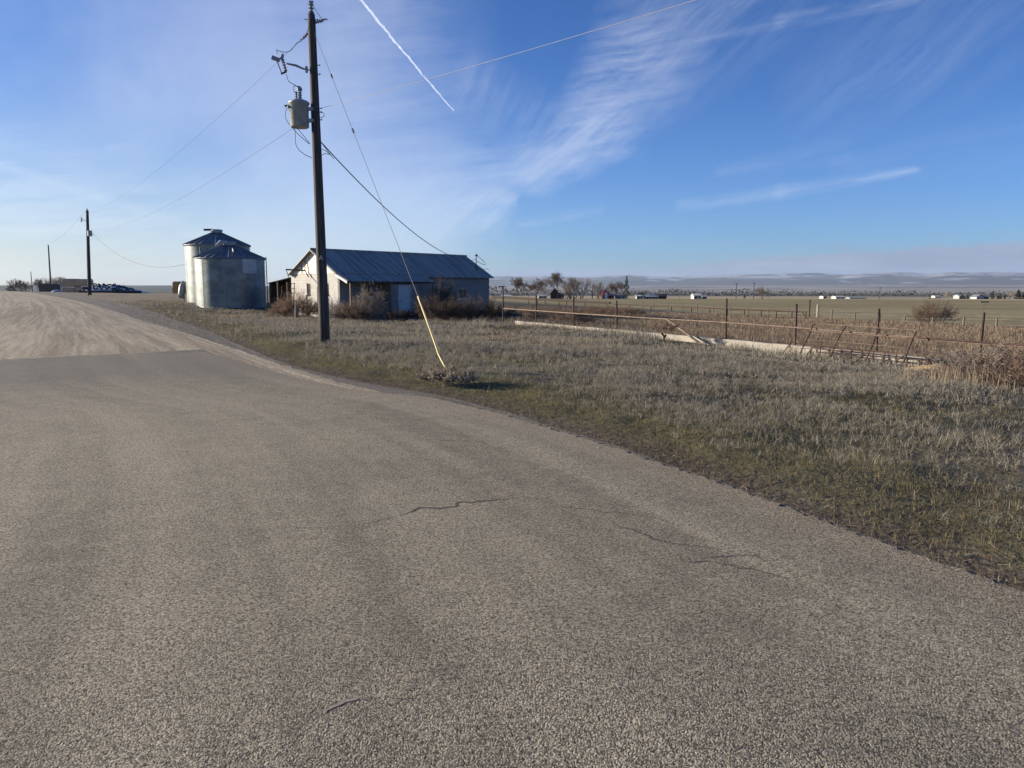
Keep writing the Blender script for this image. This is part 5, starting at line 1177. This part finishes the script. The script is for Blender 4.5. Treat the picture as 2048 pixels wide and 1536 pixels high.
# ------------------------------------------------------------------ sun and sky
SUN_AZ, SUN_EL = -76., 14.
sl_ = bpy.data.lights.new('sun', 'SUN'); sl_.energy = 4.8; sl_.angle = R(.53); sl_.color = (1, .87, .70); so = bpy.data.objects.new('sun', sl_); COL.objects.link(so)
so.rotation_euler = (R(90-SUN_EL), 0, R(-SUN_AZ)+math.pi); so.location = (-30, 0, 30)
wd = bpy.data.worlds.new('World'); S.world = wd; wd.use_nodes = True; nt = wd.node_tree
for x_ in list(nt.nodes): nt.nodes.remove(x_)
T = NT(nt); tc = T.n('ShaderNodeTexCoord').outputs['Generated']
sky = T.n('ShaderNodeTexSky', sky_type='NISHITA', sun_disc=False, sun_elevation=R(SUN_EL), sun_rotation=R(SUN_AZ), altitude=900, air_density=1.0, dust_density=1.0, ozone_density=2.0).outputs[0]
sx = T.n('ShaderNodeSeparateXYZ', {0: tc})
az = T.m('MULTIPLY', T.m('ARCTAN2', sx.outputs[0], sx.outputs[1]), 57.29578); el = T.m('MULTIPLY', T.m('ARCSINE', sx.outputs[2]), 57.29578)
ae = T.n('ShaderNodeCombineXYZ', {0: az, 1: el, 2: 0.}).outputs[0]
def ang(px, py): d = ray(px, py); return (math.degrees(math.atan2(d[0], d[1])), math.degrees(math.asin(d[2]/np.linalg.norm(d))))
w1 = T.vm('SCALE', T.vm('SUBTRACT', T.noise(ae, .16, 3, .6, out=1), (.5,.5,.5)), scale=2.8)
w2 = T.vm('SCALE', T.vm('SUBTRACT', T.noise(ae, .9, 3, .6, out=1), (.5,.5,.5)), scale=1.1)
warp = T.vm('ADD', ae, T.vm('ADD', w1, w2)); mild = T.vm('ADD', ae, T.vm('SCALE', w2, scale=.25))
def fiber(deg, lo=.26, hi=.80, sc=(.10, .95, 1), seed=0.):
    mp = T.n('ShaderNodeMapping', {'Vector': T.vm('ADD', T.vm('SCALE', w1, scale=.35), ae), 'Rotation': (0,0,R(-deg)), 'Location': (seed, seed*2, 0)}, vector_type='POINT')
    v = T.vm('MULTIPLY', mp.outputs[0], sc); return T.mr(T.noise(v, 1.0, 8, .68), lo, hi, 0., 1.)
fA = fiber(38); fB = fiber(8, seed=4.); fC = fiber(62, seed=9.); soft = T.mr(T.noise(ae, .12, 5, .55), .3, .75, .3, 1.)
def stroke(p, a_, b_, wa_, wb_, k, fib=None, pw=1.):
    A_, B_ = ang(*a_), ang(*b_); ba = (B_[0]-A_[0], B_[1]-A_[1], 0); L2 = ba[0]**2+ba[1]**2
    pa_ = T.vm('SUBTRACT', p, (A_[0], A_[1], 0)); h_ = T.m('MULTIPLY', T.vm('DOT_PRODUCT', pa_, ba, out=1), 1/L2, clamp=True)
    dd = T.vm('LENGTH', T.vm('SUBTRACT', pa_, T.vm('SCALE', T.n('ShaderNodeCombineXYZ', {0: ba[0], 1: ba[1], 2: 0.}).outputs[0], scale=h_)), out=1)
    w_ = T.m('MULTIPLY_ADD', h_, (wb_-wa_)/26.2, wa_/26.2); v = T.m('SUBTRACT', 1., T.m('DIVIDE', dd, w_), clamp=True)
    v = T.m('MULTIPLY', T.m('POWER', v, pw), k)
    if fib is not None: v = T.m('MULTIPLY', v, fib)
    return v
acc = []
for s_ in [(warp,(930,345),(1090,335),60,70,.75,fB),(warp,(1060,345),(1190,245),60,95,1.3,fA),(warp,(1175,255),(1280,110),90,130,1.3,fB),(warp,(1290,130),(1470,-40),130,190,.55,fA),
           (mild,(1060,358),(1170,285),10,18,.5,None),(warp,(1030,330),(1290,300),70,20,.4,fB),
           (warp,(560,-40),(720,420),420,320,.85,soft),(warp,(640,-40),(780,420),300,260,.75,fB),(warp,(620,500),(1000,405),60,40,.9,fA),(warp,(820,420),(1020,400),40,22,.8,fB),(warp,(430,490),(900,390),160,120,.8,soft),(warp,(640,160),(700,500),260,260,.55,None),(warp,(620,520),(960,440),50,25,.9,fA),(mild,(0,455),(170,462),8,10,.4,None),(warp,(0,430),(260,480),60,70,.7,fB),(warp,(300,120),(640,520),420,300,.8,soft),(warp,(0,350),(420,520),140,160,.9,fB),(warp,(560,440),(980,420),110,60,.95,fA),
           (mild,(0,330),(200,395),12,14,.45,None),(mild,(200,395),(420,470),14,20,.35,None),(warp,(940,170),(1040,230),70,80,.45,fC),
           (mild,(1390,82),(1560,44),6,18,.45,fB),(mild,(1560,44),(1830,-6),18,14,.7,fB),(warp,(1660,190),(1900,60),110,150,.26,fA),(warp,(1800,40),(2000,-20),140,120,.12,fA),
           (mild,(1360,412),(1560,385),16,18,.55,fB),(mild,(1560,385),(1830,340),18,10,.75,fB),(mild,(1040,448),(1200,418),14,12,.6,fB),(mild,(1440,345),(1680,300),16,30,.3,fB),(mild,(1700,330),(2048,270),40,60,.16,fB),
           (mild,(225,292),(300,270),16,12,.6,fB),(mild,(270,376),(310,366),12,8,.4,fB),(mild,(145,330),(180,340),14,10,.3,fB),(mild,(1280,482),(1330,474),12,8,.25,fB)]:
    acc.append(stroke(*s_))
inv = 1.
for v in acc: inv = T.m('MULTIPLY', inv, T.m('SUBTRACT', 1., v, clamp=True))
cir = T.m('SUBTRACT', 1., inv)
wob = T.vm('ADD', ae, T.vm('SCALE', T.vm('SUBTRACT', T.noise(ae, 1.5, 4, .7, out=1), (.5,.5,.5)), scale=.28))
con = T.m('ADD', stroke(wob,(700,-28),(800,95),3.2,2.6,.8,None,1.), stroke(wob,(800,95),(907,221),2.6,1.4,.8,None,1.), clamp=True)
# low stratus bank near the skyline
nb = T.noise(T.vm('MULTIPLY', ae, (.10,.9,1)), 1., 7, .62)
edge_ = T.m('ADD', T.mr(az, 0., 34., 1.5, 2.9), T.m('MULTIPLY', T.m('SUBTRACT', nb, .5), 2.4))
bank = T.m('MULTIPLY', T.mr(T.m('SUBTRACT', edge_, el), -.12, .35), T.mr(az, -12., 2.))
thin = T.noise(T.vm('MULTIPLY', ae, (.14,1.6,1)), 1., 6, .6)
streak = T.m('MULTIPLY', T.mr(thin, .56, .68), T.m('MULTIPLY', T.mr(el, 4.6, 2.2), T.mr(az, -2., 10.)))
grade = T.mix(T.mr(el, 1., 22.), T.mix(T.mr(az, -34., 10.), (.70,.74,.92), (.53,.80,1.36)), (.29,.59,1.12)); skyc = T.vm('MULTIPLY', sky, grade)
cl = (9.0,9.2,10.2); 
lum = T.n('ShaderNodeRGBToBW', {0: sky}).outputs[0]
cc_ = T.vm('ADD', T.vm('SCALE', skyc, scale=.6), (3.0,3.12,3.35))
c0 = T.mix(T.m('MULTIPLY', cir, .85), skyc, cc_); c0 = T.mix(con, c0, (8.5,8.8,9.6))
bankc = T.mix(T.mr(nb, .35, .7), (2.3,2.75,3.9), (2.9,3.3,4.5))
c0 = T.mix(T.m('MULTIPLY', streak, .55), c0, bankc); c0 = T.mix(T.m('MULTIPLY', bank, .92), c0, bankc)
bg = T.n('ShaderNodeBackground', {0: c0, 1: .065}); wo = T.n('ShaderNodeOutputWorld'); nt.links.new(bg.outputs[0], wo.inputs[0])
wd.cycles.sampling_method = 'MANUAL'; wd.cycles.sample_map_resolution = 512
# ------------------------------------------------------------------ view
S.view_settings.view_transform = 'Standard'; S.view_settings.look = 'None'; S.view_settings.gamma = 1; S.view_settings.exposure = 1.05
S.cycles.max_bounces = 5; S.cycles.volume_bounces = 0; S.cycles.diffuse_bounces = 3
